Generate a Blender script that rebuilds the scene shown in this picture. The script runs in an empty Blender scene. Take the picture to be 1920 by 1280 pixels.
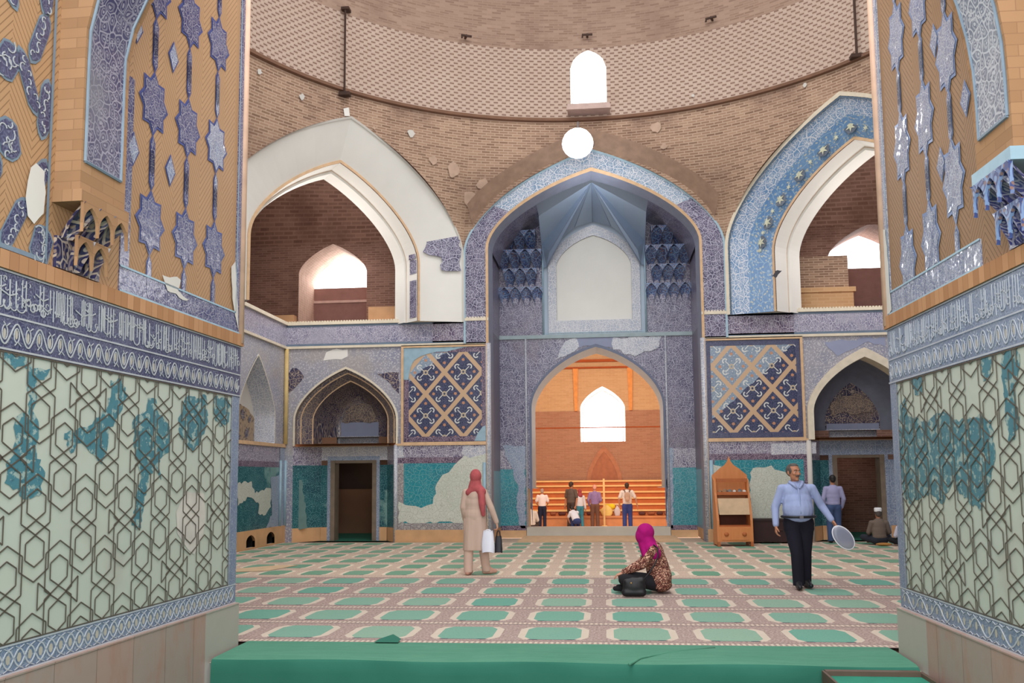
import bpy, math, random
import numpy as np
from mathutils import Vector, Matrix
from mathutils.geometry import tessellate_polygon
random.seed(11)
SC = bpy.context.scene
COL = SC.collection
PI = math.pi
# ------------------------------------------------------------------ camera
FOC, YAW, PIT, ROL, PPY = 1680.0, .1016, .0981, -.009, 728.4
CX, CZ = .19, 1.55
HW = 7.68            # half width of the square hall
D = 21.5             # back wall of the hall
D2 = 23.6            # back of the central recess
FA = HW * math.tan(PI / 8)   # half of an octagon side
def _rm():
    c, s = math.cos(YAW), math.sin(YAW); a = np.array([[c, s, 0], [-s, c, 0], [0, 0, 1]])
    c, s = math.cos(PIT), math.sin(PIT); b = np.array([[1, 0, 0], [0, c, s], [0, -s, c]])
    c, s = math.cos(ROL), math.sin(ROL); d = np.array([[c, 0, s], [0, 1, 0], [-s, 0, c]])
    return d @ b @ a
RM = _rm()
CAMP = np.array([CX, 0, CZ])
def plane_pt(px, py, o, n):
    d = RM.T @ np.array([(px - 960) / FOC, 1, (PPY - py) / FOC])
    o = np.array(o, float); n = np.array(n, float)
    return CAMP + d * (np.dot(o - CAMP, n) / np.dot(d, n))
def at_floor(px, py, z=0.0): return Vector(plane_pt(px, py, (0, 0, z), (0, 0, 1)))
def at_y(px, py, y): return Vector(plane_pt(px, py, (0, y, 0), (0, 1, 0)))
cam = bpy.data.cameras.new('camera'); co = bpy.data.objects.new('camera', cam); COL.objects.link(co)
mw = Matrix.Identity(4)
for i in range(3):
    mw[i][0] = RM[0][i]; mw[i][1] = RM[2][i]; mw[i][2] = -RM[1][i]; mw[i][3] = CAMP[i]
co.matrix_world = mw
cam.sensor_width = 36; cam.lens = FOC / 1920 * 36; cam.shift_y = (PPY - 640) / 1920
cam.clip_end = 300; cam.clip_start = .05
SC.camera = co
SC.view_settings.view_transform = 'Standard'

# ------------------------------------------------------------------ shader building
def lin(c):
    if isinstance(c, (tuple, list)) and len(c) == 3:
        return tuple(((x / 255) / 12.92 if x / 255 <= .04045 else ((x / 255 + .055) / 1.055) ** 2.4) for x in c) + (1,)
    return c
class Sk:
    """a socket or number with arithmetic"""
    def __init__(s, g, v): s.g, s.v = g, v
    def _b(s, op, o, r=False):
        return s.g.m(op, o, s) if r else s.g.m(op, s, o)
    def __add__(s, o): return s._b('ADD', o)
    __radd__ = __add__
    def __sub__(s, o): return s._b('SUBTRACT', o)
    def __rsub__(s, o): return s._b('SUBTRACT', o, True)
    def __mul__(s, o): return s._b('MULTIPLY', o)
    __rmul__ = __mul__
    def __truediv__(s, o): return s._b('DIVIDE', o)
    def __lt__(s, o): return s._b('LESS_THAN', o)
    def __gt__(s, o): return s._b('GREATER_THAN', o)
class G:
    def __init__(s, name):
        s.mat = bpy.data.materials.new(name); s.mat.use_nodes = True
        s.nt = s.mat.node_tree; s.nt.nodes.clear()
        s.o = s.nt.nodes.new('ShaderNodeOutputMaterial')
        s._uv = None
    def n(s, t): return s.nt.nodes.new(t)
    def put(s, inp, v):
        if isinstance(v, Sk): v = v.v
        if isinstance(v, bpy.types.NodeSocket): s.nt.links.new(v, inp)
        elif isinstance(v, (tuple, list)) and inp.type == 'RGBA': inp.default_value = lin(v)
        else: inp.default_value = v
    def m(s, op, *a):
        nd = s.n('ShaderNodeMath'); nd.operation = op
        for i, x in enumerate(a): s.put(nd.inputs[i], x)
        return Sk(s, nd.outputs[0])
    def fl(s, a): return s.m('FLOOR', a)
    def fr(s, a): return s.m('FRACT', a)
    def ab(s, a): return s.m('ABSOLUTE', a)
    def mn(s, a, b): return s.m('MINIMUM', a, b)
    def mx(s, a, b): return s.m('MAXIMUM', a, b)
    def sin(s, a): return s.m('SINE', a)
    def sq(s, a): return s.m('SQRT', a)
    def ss(s, a, lo, hi):
        nd = s.n('ShaderNodeMapRange'); nd.interpolation_type = 'SMOOTHSTEP'
        s.put(nd.inputs[0], a); s.put(nd.inputs[1], lo); s.put(nd.inputs[2], hi)
        return Sk(s, nd.outputs[0])
    def uv(s):
        if s._uv is None:
            nd = s.n('ShaderNodeUVMap'); nd.uv_map = 'UVMap'
            x = s.n('ShaderNodeSeparateXYZ'); s.nt.links.new(nd.outputs[0], x.inputs[0])
            s._uv = (Sk(s, x.outputs[0]), Sk(s, x.outputs[1]))
        return s._uv
    def obj(s):
        nd = s.n('ShaderNodeTexCoord'); x = s.n('ShaderNodeSeparateXYZ'); s.nt.links.new(nd.outputs['Object'], x.inputs[0])
        return tuple(Sk(s, x.outputs[i]) for i in range(3))
    def vec(s, x, y, z=0.0):
        nd = s.n('ShaderNodeCombineXYZ'); s.put(nd.inputs[0], x); s.put(nd.inputs[1], y); s.put(nd.inputs[2], z)
        return Sk(s, nd.outputs[0])
    def noise(s, vec, scale=1.0, detail=2.0, rough=.5):
        nd = s.n('ShaderNodeTexNoise'); s.put(nd.inputs['Vector'], vec); nd.inputs['Scale'].default_value = scale
        nd.inputs['Detail'].default_value = detail; nd.inputs['Roughness'].default_value = rough
        return Sk(s, nd.outputs[0])
    def vor(s, vec, scale=1.0, feature='F1', rnd=1.0):
        nd = s.n('ShaderNodeTexVoronoi'); nd.voronoi_dimensions = '2D'; nd.feature = feature
        s.put(nd.inputs['Vector'], vec); nd.inputs['Scale'].default_value = scale; nd.inputs['Randomness'].default_value = rnd
        return Sk(s, nd.outputs['Distance'])
    def mix(s, f, a, b):
        nd = s.n('ShaderNodeMix'); nd.data_type = 'RGBA'
        s.put(nd.inputs[0], f); s.put(nd.inputs[6], a); s.put(nd.inputs[7], b)
        return Sk(s, nd.outputs[2])
    def out(s, col, rough=.6, bump=None, bd=.01, spec=.5, metal=0.0, emit=None, es=0.0, trans=0.0, alpha=1.0):
        b = s.n('ShaderNodeBsdfPrincipled')
        s.put(b.inputs['Base Color'], col); s.put(b.inputs['Roughness'], rough); s.put(b.inputs['Specular IOR Level'], spec)
        s.put(b.inputs['Metallic'], metal); s.put(b.inputs['Transmission Weight'], trans); s.put(b.inputs['Alpha'], alpha)
        if emit is not None:
            s.put(b.inputs['Emission Color'], emit); s.put(b.inputs['Emission Strength'], es)
        if bump is not None:
            q = s.n('ShaderNodeBump'); s.put(q.inputs['Height'], bump); q.inputs['Distance'].default_value = bd
            q.inputs['Strength'].default_value = .6
            s.nt.links.new(q.outputs[0], b.inputs['Normal'])
        s.nt.links.new(b.outputs[0], s.o.inputs[0])
        return s.mat
_plain = {}
def plain(name, c, rough=.6, var=.12, sc=6.0, spec=.4, metal=0.0):
    if name in _plain: return _plain[name]
    g = G(name); x, y, z = g.obj()
    f = g.noise(g.vec(x, y, z), sc, 3)
    d = tuple(max(0, v * (1 - var)) for v in c); l = tuple(min(255, v * (1 + var)) for v in c)
    _plain[name] = g.out(g.mix(f, d, l), rough, spec=spec, metal=metal)
    return _plain[name]
def glow(name, c, strength):
    g = G(name); e = g.n('ShaderNodeEmission'); g.put(e.inputs[0], c); e.inputs[1].default_value = strength
    g.nt.links.new(e.outputs[0], g.o.inputs[0]); return g.mat
def brick(name, c1, c2, mortar, bw=.24, bh=.062, mw=.011, stain=(90, 60, 45), st=.45, rough=.85, bump=True):
    g = G(name); u, v = g.uv()
    row = g.fl(v / bh); fu = u / bw + g.fr(row * .5)
    cu = g.fr(fu); cv = g.fr(v / bh)
    mor = g.mx(g.ab(cu - .5) > .5 - mw / bw, g.ab(cv - .5) > .5 - mw / bh)
    idn = g.n('ShaderNodeTexWhiteNoise'); idn.noise_dimensions = '2D'
    g.put(idn.inputs[0], g.vec(g.fl(fu), row))
    rv = Sk(g, idn.outputs[0])
    col = g.mix(rv, c1, c2)
    col = g.mix(mor * .75, col, mortar)
    big = g.noise(g.vec(u, v), .55, 5, .62)
    col = g.mix(g.ss(big, .48, .72) * st, col, stain)
    sm = g.noise(g.vec(u, v, 3.0), 2.2, 4, .6)
    col = g.mix(g.ss(sm, .58, .78) * .35, col, mortar)
    return g.out(col, rough, bump=(1 - mor) if bump else None, bd=.008, spec=.2)
def arab(name, ground, ground2, line, accent, sc=13.0, lw=.07, asp=1.0, rough=.28, patch=None, pt=(.55, .6), pst=.9, warp=1.1, ring=.5, bsc=None, bd=.006):
    """dense scrolling tile mosaic: vine lines, rosettes and dots"""
    g = G(name); u, v = g.uv()
    p = g.vec(u * asp, v)
    nz = g.noise(p, sc * .55, 1); nz2 = g.noise(g.vec(v + 7.3, u * asp), sc * .55, 1)
    q = g.vec(u * asp + (nz - .5) * (warp / sc), v + (nz2 - .5) * (warp / sc))
    e = g.vor(q, sc, 'DISTANCE_TO_EDGE'); f1 = g.vor(q, sc, 'F1')
    e2 = g.vor(q, sc * 2.1, 'F1')
    big = g.noise(g.vec(u, v, 1.7), .9, 4, .6)
    col = g.mix(g.ss(big, .4, .6), ground, ground2)
    col = g.mix((g.ab(f1 - .34) < lw * .9) * ring, col, line)
    col = g.mix((e2 < .2) * .75, col, accent)
    col = g.mix((e < lw * .8) * .9, col, line)
    col = g.mix((f1 < .13) * .9, col, line)
    if patch is not None:
        pn = g.noise(g.vec(u, v, 9.1), .75, 5, .55)
        col = g.mix(g.ss(pn, pt[0], pt[1]) * pst, col, patch)
    return g.out(col, rough, bump=g.noise(p, bsc or sc * .9, 2), bd=bd, spec=.5)

M = {}
M['brick'] = brick('old brown brickwork', (176, 144, 120), (134, 104, 86), (198, 172, 150), st=.55, stain=(112, 84, 74))
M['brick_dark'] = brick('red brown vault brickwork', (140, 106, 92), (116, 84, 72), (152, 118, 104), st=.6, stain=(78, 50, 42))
M['brick_dome'] = brick('dome brickwork', (176, 148, 130), (148, 120, 104), (172, 146, 128), st=.4, stain=(120, 92, 80), bump=False)
M['brick_pale'] = brick('pale reveal brickwork', (214, 178, 160), (186, 146, 126), (226, 204, 188), bw=.13, bh=.05)
M['brick_tan'] = brick('tan pier brickwork', (186, 140, 102), (166, 120, 84), (140, 102, 74), bw=.085, bh=.30, mw=.003, st=.15, bump=False)
M['brick_rib'] = brick('tan rib brickwork', (168, 130, 96), (152, 116, 84), (140, 106, 78), bw=.26, bh=.07, mw=.003, st=.2, bump=False)
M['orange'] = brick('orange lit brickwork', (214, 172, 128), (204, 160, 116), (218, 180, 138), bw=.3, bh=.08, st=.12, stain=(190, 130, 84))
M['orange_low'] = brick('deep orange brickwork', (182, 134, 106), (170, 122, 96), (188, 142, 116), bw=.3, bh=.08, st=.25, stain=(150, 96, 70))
M['plaster'] = plain('white plaster', (232, 229, 222), .8, .03, 1.5, .2)
M['scar'] = plain('pale brick scar', (186, 158, 138), .9, .12, 6)
M['plaster_grey'] = plain('grey white plaster', (205, 200, 192), .85, .05, 2, .2)
M['lilac'] = plain('plain lilac grey fill', (146, 152, 178), .6, .06, 3)
M['tan_line'] = plain('tan tile strip', (212, 176, 138), .5, .12, 7)
M['cream_line'] = plain('cream tile strip', (222, 210, 188), .5, .08, 7)
M['blue_line'] = plain('pale blue tile strip', (150, 178, 192), .35, .12, 7)
M['stone_tan'] = plain('tan stone plinth', (206, 160, 116), .6, .16, 2.2)
M['stone_pale'] = plain('pale stone', (196, 188, 174), .6, .07, 2.5)
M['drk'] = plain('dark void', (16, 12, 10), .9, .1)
M['floorstone'] = plain('beige floor stone', (190, 170, 150), .6, .1, 1.2)
# drum of pale bricks with recessed dark headers
g = G('pale drum brickwork'); u, v = g.uv()
row = g.fl(v / .074); fu = u / .20 + g.fr(row * .5)
cu = g.fr(fu); cv = g.fr(v / .074)
dash = (g.ab(cu - .5) < .27) * (g.ab(cv - .5) < .24)
nz = g.noise(g.vec(u, v), .8, 4, .6)
c = g.mix(nz, (206, 186, 170), (184, 160, 144))
c = g.mix(dash * .85, c, (126, 94, 80))
c = g.mix((g.ab(cv - .5) > .44) * .35, c, (150, 112, 92))
M['drum'] = g.out(c, .85, bump=1 - dash, bd=.02, spec=.2)
# mosaics
M['frame_purple'] = arab('dark violet mosaic', (62, 58, 88), (84, 76, 104), (172, 168, 186), (112, 96, 128), sc=9, lw=.10, patch=(150, 148, 166), pt=(.6, .7), pst=.5)
M['frame_blue'] = arab('pale blue script mosaic', (120, 148, 176), (138, 162, 184), (214, 214, 218), (104, 128, 160), sc=8, lw=.10)
M['right_arch'] = arab('sky blue script mosaic', (104, 142, 184), (124, 156, 190), (214, 216, 222), (92, 122, 168), sc=7, lw=.10)
M['right_arch_in'] = arab('blue flower mosaic', (98, 138, 184), (112, 148, 188), (150, 178, 202), (206, 200, 170), sc=4.2, lw=.04, ring=.2)
M['frieze'] = arab('violet grey inscription mosaic', (112, 112, 142), (136, 132, 154), (196, 192, 204), (96, 94, 128), sc=8, lw=.10, asp=1.9, patch=(166, 164, 178), pt=(.5, .62), pst=.6)
M['frieze_dark'] = arab('dark violet inscription mosaic', (74, 66, 98), (98, 84, 112), (190, 184, 196), (120, 88, 96), sc=8, lw=.10, asp=1.8)
M['spandrel'] = arab('grey blue flower mosaic', (142, 144, 164), (160, 158, 168), (188, 186, 190), (206, 204, 204), sc=6, lw=.04, ring=.25, patch=(176, 166, 156), pt=(.5, .65), pst=.5)
M['dark_flower'] = arab('dark navy flower mosaic', (44, 44, 78), (58, 54, 86), (176, 160, 144), (150, 128, 110), sc=7, lw=.06, ring=.3, patch=(128, 110, 96), pt=(.52, .62), pst=.55)
M['soffit_tile'] = arab('dark soffit mosaic', (84, 80, 96), (104, 96, 104), (156, 140, 124), (70, 66, 90), sc=6, lw=.09)
M['grey_tile'] = arab('pale grey mosaic', (158, 164, 180), (176, 178, 188), (208, 206, 208), (140, 144, 166), sc=9, lw=.09)
M['niche_tile'] = arab('violet floral mosaic', (66, 62, 98), (88, 78, 108), (166, 162, 178), (122, 106, 130), sc=9, lw=.09, patch=(112, 98, 106), pt=(.5, .66), pst=.4)
M['muq'] = arab('muqarnas mosaic', (62, 76, 124), (84, 84, 116), (128, 152, 188), (150, 112, 84), sc=8, lw=.09)
M['pale_blue'] = plain('smooth pale blue plaster', (176, 190, 206), .5, .05, 1.4)
M['fan_blue'] = plain('smooth blue grey plaster', (152, 168, 190), .5, .05, 1.4)
M['teal'] = arab('turquoise dado mosaic', (44, 136, 148), (52, 120, 136), (104, 160, 164), (64, 164, 176), sc=8, lw=.07, rough=.22, ring=.2)
M['teal_dark'] = arab('deep teal dado mosaic', (32, 92, 100), (36, 78, 90), (92, 142, 144), (48, 112, 118), sc=8, lw=.05, rough=.22, patch=(150, 186, 176), pt=(.6, .66), pst=.6)
M['cream_dado'] = arab('cream dado mosaic', (206, 208, 196), (198, 202, 188), (182, 184, 170), (212, 214, 202), sc=7, lw=.05, ring=.4)
M['band'] = arab('violet dado inscription', (96, 88, 116), (120, 112, 134), (198, 192, 200), (86, 76, 106), sc=9, lw=.10, asp=1.7)
M['band_pale'] = arab('pale dado inscription', (160, 164, 182), (176, 178, 190), (220, 216, 214), (142, 146, 170), sc=9, lw=.10, asp=1.7)
M['band_dark'] = arab('plum border mosaic', (76, 62, 86), (90, 72, 92), (160, 142, 156), (110, 84, 104), sc=10, lw=.08)
M['border_grey'] = arab('grey border mosaic', (168, 162, 160), (182, 176, 170), (126, 118, 122), (196, 190, 182), sc=8, lw=.09)
M['bluegrey'] = arab('blue grey dado mosaic', (128, 142, 166), (140, 152, 174), (174, 182, 194), (112, 122, 152), sc=8, lw=.06)
M['niche_flower'] = arab('tan niche mosaic', (176, 150, 118), (166, 140, 108), (150, 126, 98), (52, 46, 60), sc=3.2, lw=.03, ring=.9)
# diamond panels
def diamond(name, u0, v0, pale):
    g = G(name); u, v = g.uv(); x = u - u0; y = v - v0
    a, b = .465, .53
    s = x / a + y / b; t = x / a - y / b
    fs = (g.fr(s * .5 + .5) - .5) * 2; ft = (g.fr(t * .5 + .5) - .5) * 2
    edge = g.mx(g.ab(fs), g.ab(ft))
    lx = (fs + ft) * (a * .5); ly = (fs - ft) * (b * .5)
    ax = g.ab(lx); ay = g.ab(ly)
    r = g.sq(lx * lx + ly * ly)
    nz = g.vor(g.vec(u, v), 11, 'F1'); ne = g.vor(g.vec(u, v), 11, 'DISTANCE_TO_EDGE')
    big = g.noise(g.vec(u, v), 1.2, 3)
    def body(dark, light, dot):
        c = g.mix(big, dark, tuple(k * .8 for k in dark))
        c = g.mix((ne < .05) * .6, c, light); c = g.mix((nz < .2) * .7, c, dot)
        dx = ax - .15; dy = ay - .13
        rr = g.sq(dx * dx + dy * dy)
        hook = (g.ab(rr - .055) < .015) * ((dx + dy) > -.02)
        bar = (g.ab((ax - .10) - (ay - .085)) < .015) * (g.ab(ax - .085) < .06)
        c = g.mix(g.mx(hook, bar) * .95, c, (214, 214, 208))
        c = g.mix((g.ab(r - .045) < .018) * .9, c, (196, 178, 150))
        d2 = g.mn(g.sq((ax - .27) * (ax - .27) + ly * ly), g.sq((ay - .3) * (ay - .3) + lx * lx))
        c = g.mix((d2 < .036) * .9, c, (196, 140, 104))
        return c
    c = body((58, 66, 98), (112, 112, 140), (92, 92, 128))
    if pale:
        p = body((146, 164, 184), (170, 182, 196), (196, 200, 206))
        lim = g.noise(g.vec(u, v), 3, 2) * .3
        c = g.mix(((y - x * .9 + lim) > .28) if pale > 0 else ((y - x * .75 + lim) > 1.12), c, p)
    c = g.mix((edge > .85) * .95, c, (204, 170, 136))
    return g.out(c, .3, bump=g.noise(g.vec(u, v), 9, 2), bd=.005)
# carpets
def carpet_mat(name, cw, cl, u0, v0, gh, green, beige, mauve, jit):
    g = G(name); u, v = g.uv()
    cu = g.fr((u - u0) / cw + .5) - .5; cv = g.fr((v - v0) / cl)
    ru = g.fl((u - u0) / cw + .5); rv = g.fl((v - v0) / cl)
    w = g.n('ShaderNodeTexWhiteNoise'); w.noise_dimensions = '2D'; g.put(w.inputs[0], g.vec(ru, rv))
    rnd = Sk(g, w.outputs[0])
    au = g.ab(cu); av = g.ab(cv - .55)
    cor = g.mx(av - .2, 0.0) * .7           # clipped corners of the prayer field
    hw = gh - cor
    nz = g.noise(g.vec(u, v), 3.0, 5, .65); fine = g.noise(g.vec(u, v), 42, 2)
    gr = g.mix(rnd * .75 + nz * .25, green[0], green[1])
    gr = g.mix(g.ss(fine, .5, .7) * .15, gr, (60, 110, 92))
    ma = g.mix(g.ss(fine, .42, .6) * .8, mauve[0], mauve[1])
    be = g.mix(nz, beige[0], beige[1])
    c = g.mix((au < hw + .085) * (av < .31), ma, be)
    c = g.mix((au < hw) * (av < .315), c, gr)
    c = g.mix((g.ab(cv - .235) < .016) * (au < hw + .03) * (.45 + .5 * (au > hw - .07)), c, (66, 62, 78))
    d = (g.ab(cv - .085) < .04) * (g.ab(g.fr(u / .05) - .5) < .26)
    c = g.mix(d * .7, c, (214, 198, 178))
    c = g.mix((cv < .02) * .7, c, (84, 78, 82))
    c = g.mix((g.ab(cv - .16) < .012) * .5, c, (120, 100, 100))
    return g.out(c, .95, bump=fine, bd=.006, spec=.1)
M['carpet'] = carpet_mat('patterned prayer carpet', .855, 1.10, .52, 8.42, .315, ((98, 154, 138), (140, 166, 146)), ((208, 194, 178), (188, 172, 156)), ((146, 126, 120), (186, 166, 156)), 1)
M['carpet_far'] = carpet_mat('denser prayer carpet', .70, 1.05, .35, 14.0, .30, ((102, 150, 124), (138, 168, 144)), ((230, 216, 196), (212, 196, 174)), ((192, 168, 150), (214, 194, 174)), 1)
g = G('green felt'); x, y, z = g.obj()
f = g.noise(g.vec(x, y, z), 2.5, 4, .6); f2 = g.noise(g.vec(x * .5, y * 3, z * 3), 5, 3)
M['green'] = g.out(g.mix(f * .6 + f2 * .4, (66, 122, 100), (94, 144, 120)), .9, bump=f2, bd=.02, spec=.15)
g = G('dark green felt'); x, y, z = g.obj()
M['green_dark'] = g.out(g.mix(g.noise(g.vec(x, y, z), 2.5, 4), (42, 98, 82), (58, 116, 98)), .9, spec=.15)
# ------------------------------------------------------------------ near pier materials
M['mint'] = None
g = G('mint panel plaster'); u, v = g.uv()
f = g.noise(g.vec(u, v), 1.3, 5, .6)
c = g.mix(f, (188, 190, 174), (178, 188, 178)); c = g.mix(g.ss(g.noise(g.vec(u, v, 5.), 1.1, 3), .55, .7) * .5, c, (168, 160, 150))
M['mint'] = g.out(c, .45, bump=g.noise(g.vec(u, v), 7, 2), bd=.004)
g = G('old turquoise tile'); u, v = g.uv()
f = g.noise(g.vec(u, v), 5, 4, .6)
c = g.mix(f, (58, 108, 124), (84, 136, 144)); c = g.mix(g.ss(g.noise(g.vec(u, v, 5.), 13, 4, .65), .53, .58) * .8, c, (166, 180, 170)); c = g.mix(g.ss(g.noise(g.vec(u, v, 8.), 30, 2), .6, .66) * .5, c, (44, 78, 92))
M['tealpatch'] = g.out(c, .3, bump=f, bd=.006)
M['lattice'] = plain('dark brown lattice strip', (84, 76, 66), .5, .2, 9)
M['navy'] = arab('navy inscription ground', (52, 54, 88), (72, 72, 100), (104, 108, 132), (88, 92, 122), sc=15, lw=.06, rough=.3)
M['navy_plain'] = arab('navy border ground', (62, 60, 102), (80, 76, 112), (112, 112, 142), (70, 70, 112), sc=14, lw=.04, rough=.3)
M['border_blue'] = arab('grey blue border ground', (108, 122, 148), (124, 136, 158), (150, 160, 174), (98, 112, 140), sc=14, lw=.04, rough=.35)
M['edge_grey'] = plain('grey blue edge tile', (112, 128, 142), .35, .12, 7)
M['script'] = plain('cream script tile', (172, 174, 176), .35, .1, 9)
M['leaf'] = plain('beige leaf tile', (178, 170, 156), .4, .1, 9)
M['star'] = arab('violet star tile', (58, 60, 104), (84, 88, 126), (144, 142, 156), (106, 102, 126), sc=15, lw=.08, rough=.2)
M['star_pale'] = arab('pale star tile', (126, 134, 160), (146, 150, 168), (176, 180, 190), (108, 112, 148), sc=17, lw=.08, rough=.09, bsc=6, bd=.028)
M['star_edge'] = plain('blue star outline', (62, 74, 128), .25, .15, 9)
M['star_edge_pale'] = plain('pale outline', (112, 130, 166), .25, .15, 9)
M['strip_tile'] = arab('rib mosaic', (66, 64, 96), (94, 90, 110), (150, 146, 158), (112, 104, 120), sc=14, lw=.08, rough=.22, patch=(120, 120, 126), pt=(.5, .62), pst=.6)
M['rib_grey'] = arab('grey rib mosaic', (112, 118, 134), (134, 138, 148), (182, 184, 190), (94, 98, 120), sc=14, lw=.1, rough=.14)
def herring(name, c1, c2, c3):
    g = G(name); u, v = g.uv()
    cell = g.fr(g.fl(u / .22) * .5) * 2
    dgl = (u * (cell * 2 - 1) + v * .8) / .045
    fr = g.fr(dgl); f = g.noise(g.vec(u, v), 2, 4)
    c = g.mix(f, c1, c2); c = g.mix((fr < .2) * .8, c, c3)
    return g.out(c, .55, bump=fr < .2, bd=.006, spec=.4)
M['herring'] = herring('herringbone tan brick', (180, 142, 104), (164, 126, 90), (128, 94, 66))
M['herring_dark'] = herring('herringbone brown brick', (158, 124, 92), (140, 108, 78), (104, 78, 56))
g = G('pink stone slabs'); u, v = g.uv()
w = g.n('ShaderNodeTexWhiteNoise'); w.noise_dimensions = '1D'; g.put(w.inputs[1], g.fl(u / .46 + .12))
c = g.mix(Sk(g, w.outputs[0]), (166, 138, 126), (158, 140, 130))
c = g.mix(g.ss(g.noise(g.vec(u * 3, v), 2, 5, .65), .45, .7) * .5, c, (164, 116, 96))
c = g.mix((g.fr(u / .46 + .12) < .015) * .7, c, (110, 84, 70))
c = g.mix((u < .66), c, (168, 162, 152))
M['slabs'] = g.out(c, .45, bump=g.noise(g.vec(u, v), 5, 3), bd=.006)
# ------------------------------------------------------------------ mesh building
class Fr:
    """a vertical drawing plane: u along U, v up, off along the normal"""
    def __init__(s, o, U, N):
        s.o = np.array(o, float); s.U = np.array((U[0], U[1], 0), float); s.N = np.array((N[0], N[1], 0), float)
    def pt(s, u, v, off=0.0):
        return tuple(s.o + s.U * u + s.N * off + np.array((0, 0, v)))
    def px(s, x, y, off=0.0):
        q = plane_pt(x, y, s.o + s.N * off, s.N) - s.o
        return (float(q @ s.U), float(q[2]))
R2 = 2 ** -.5
BW = Fr((0, D, 0), (1, 0), (0, -1))
NB = Fr((0, D2, 0), (1, 0), (0, -1))
LW = Fr((-HW, 0, 0), (0, 1), (1, 0))
FL = Fr((-FA, D, 0), (-R2, -R2), (R2, -R2))
FRR = Fr((FA, D, 0), (R2, -R2), (-R2, -R2))
def _fr(p, U):
    U = np.array(U, float); U /= np.linalg.norm(U); return U
_u = _fr(0, (-.031, -1)); PL = Fr((-3.282, 8.229, 0), _u, (-_u[1], _u[0]))
_u = _fr(0, (.0244, -1)); PR = Fr((2.722, 8.165, 0), _u, (_u[1], -_u[0]))
class MB:
    def __init__(s): s.v, s.f, s.uv, s.mi = [], [], [], []
    def face(s, pts, uvs=None, m=0):
        b = len(s.v); s.v += [tuple(p) for p in pts]; s.f.append(tuple(range(b, b + len(pts)))); s.mi.append(m)
        if uvs is None:
            p0, p1, p2 = (Vector(p) for p in pts[:3]); n = (p1 - p0).cross(p2 - p0)
            if n.length < 1e-12 and len(pts) > 3: n = (p2 - p0).cross(Vector(pts[3]) - p0)
            n.normalize()
            if abs(n.z) > .75: uvs = [(p[0], p[1]) for p in pts]
            else:
                t = Vector((-n.y, n.x, 0)); t.normalize()
                if abs(t.x) > abs(t.y) and t.x < 0 or abs(t.y) >= abs(t.x) and t.y < 0: t = -t
                uvs = [(p[0] * t.x + p[1] * t.y, p[2]) for p in pts]
        s.uv.append(list(uvs))
    def box(s, a, b, m=0):
        x0, y0, z0 = a; x1, y1, z1 = b
        P = [(x0, y0, z0), (x1, y0, z0), (x1, y1, z0), (x0, y1, z0), (x0, y0, z1), (x1, y0, z1), (x1, y1, z1), (x0, y1, z1)]
        for q in ((3, 2, 1, 0), (4, 5, 6, 7), (0, 1, 5, 4), (1, 2, 6, 5), (2, 3, 7, 6), (3, 0, 4, 7)): s.face([P[i] for i in q], m=m)
    def grid(s, rows, m=0, uvs=None, close=False):
        """rows: equal-length lists of points; shared vertices so it can be shaded smooth"""
        b = len(s.v); w = len(rows[0])
        for r in rows: s.v += [tuple(p) for p in r]
        for j in range(len(rows) - 1):
            for i in range(w if close else w - 1):
                k = (i + 1) % w
                q = (b + j * w + i, b + j * w + k, b + (j + 1) * w + k, b + (j + 1) * w + i)
                s.f.append(q); s.mi.append(m)
                if uvs: s.uv.append([uvs[j][i], uvs[j][i + 1 if not close else i + 1], uvs[j + 1][i + 1], uvs[j + 1][i]])
                else:
                    P = [s.v[a] for a in q]; s.uv.append([(p[0] + p[1], p[2]) for p in P])
    def plate(s, fr, outer, holes=(), o1=0.0, o0=None, m=0, ms=None, uo=(0, 0)):
        loops = [list(outer)] + [list(h) for h in holes]
        flat = [p for l in loops for p in l]
        tris = tessellate_polygon([[Vector((p[0], p[1], 0)) for p in l] for l in loops])
        b = len(s.v); s.v += [fr.pt(p[0], p[1], o1) for p in flat]
        for t in tris:
            a, c, d = (Vector(s.v[b + i]) for i in t)
            n = (c - a).cross(d - a)
            t = t if n.dot(Vector(fr.N)) > 0 else (t[0], t[2], t[1])
            s.f.append(tuple(b + i for i in t)); s.mi.append(m); s.uv.append([(flat[i][0] + uo[0], flat[i][1] + uo[1]) for i in t])
        if o0 is not None:
            for l in loops:
                acc = 0
                for i in range(len(l)):
                    p, q = l[i], l[(i + 1) % len(l)]; d = math.hypot(q[0] - p[0], q[1] - p[1])
                    s.face([fr.pt(p[0], p[1], o1), fr.pt(q[0], q[1], o1), fr.pt(q[0], q[1], o0), fr.pt(p[0], p[1], o0)],
                           [(acc, 0), (acc + d, 0), (acc + d, abs(o1 - o0)), (acc, abs(o1 - o0))], m if ms is None else ms)
                    acc += d
    def rect(s, fr, u0, v0, u1, v1, o1=0.0, o0=None, m=0): s.plate(fr, [(u0, v0), (u1, v0), (u1, v1), (u0, v1)], (), o1, o0, m)
    def band(s, fr, A, B, oa=0.0, ob=0.0, m=0):
        acc = 0
        for i in range(len(A) - 1):
            a, b, c, d = A[i], A[i + 1], B[i + 1], B[i]
            L = (math.hypot(b[0] - a[0], b[1] - a[1]) + math.hypot(c[0] - d[0], c[1] - d[1])) / 2
            w0 = math.hypot(a[0] - d[0], a[1] - d[1]) + abs(oa - ob); w1 = math.hypot(b[0] - c[0], b[1] - c[1]) + abs(oa - ob)
            s.face([fr.pt(*a, oa), fr.pt(*b, oa), fr.pt(*c, ob), fr.pt(*d, ob)], [(acc, 0), (acc + L, 0), (acc + L, w1), (acc, w0)], m)
            acc += L
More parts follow.
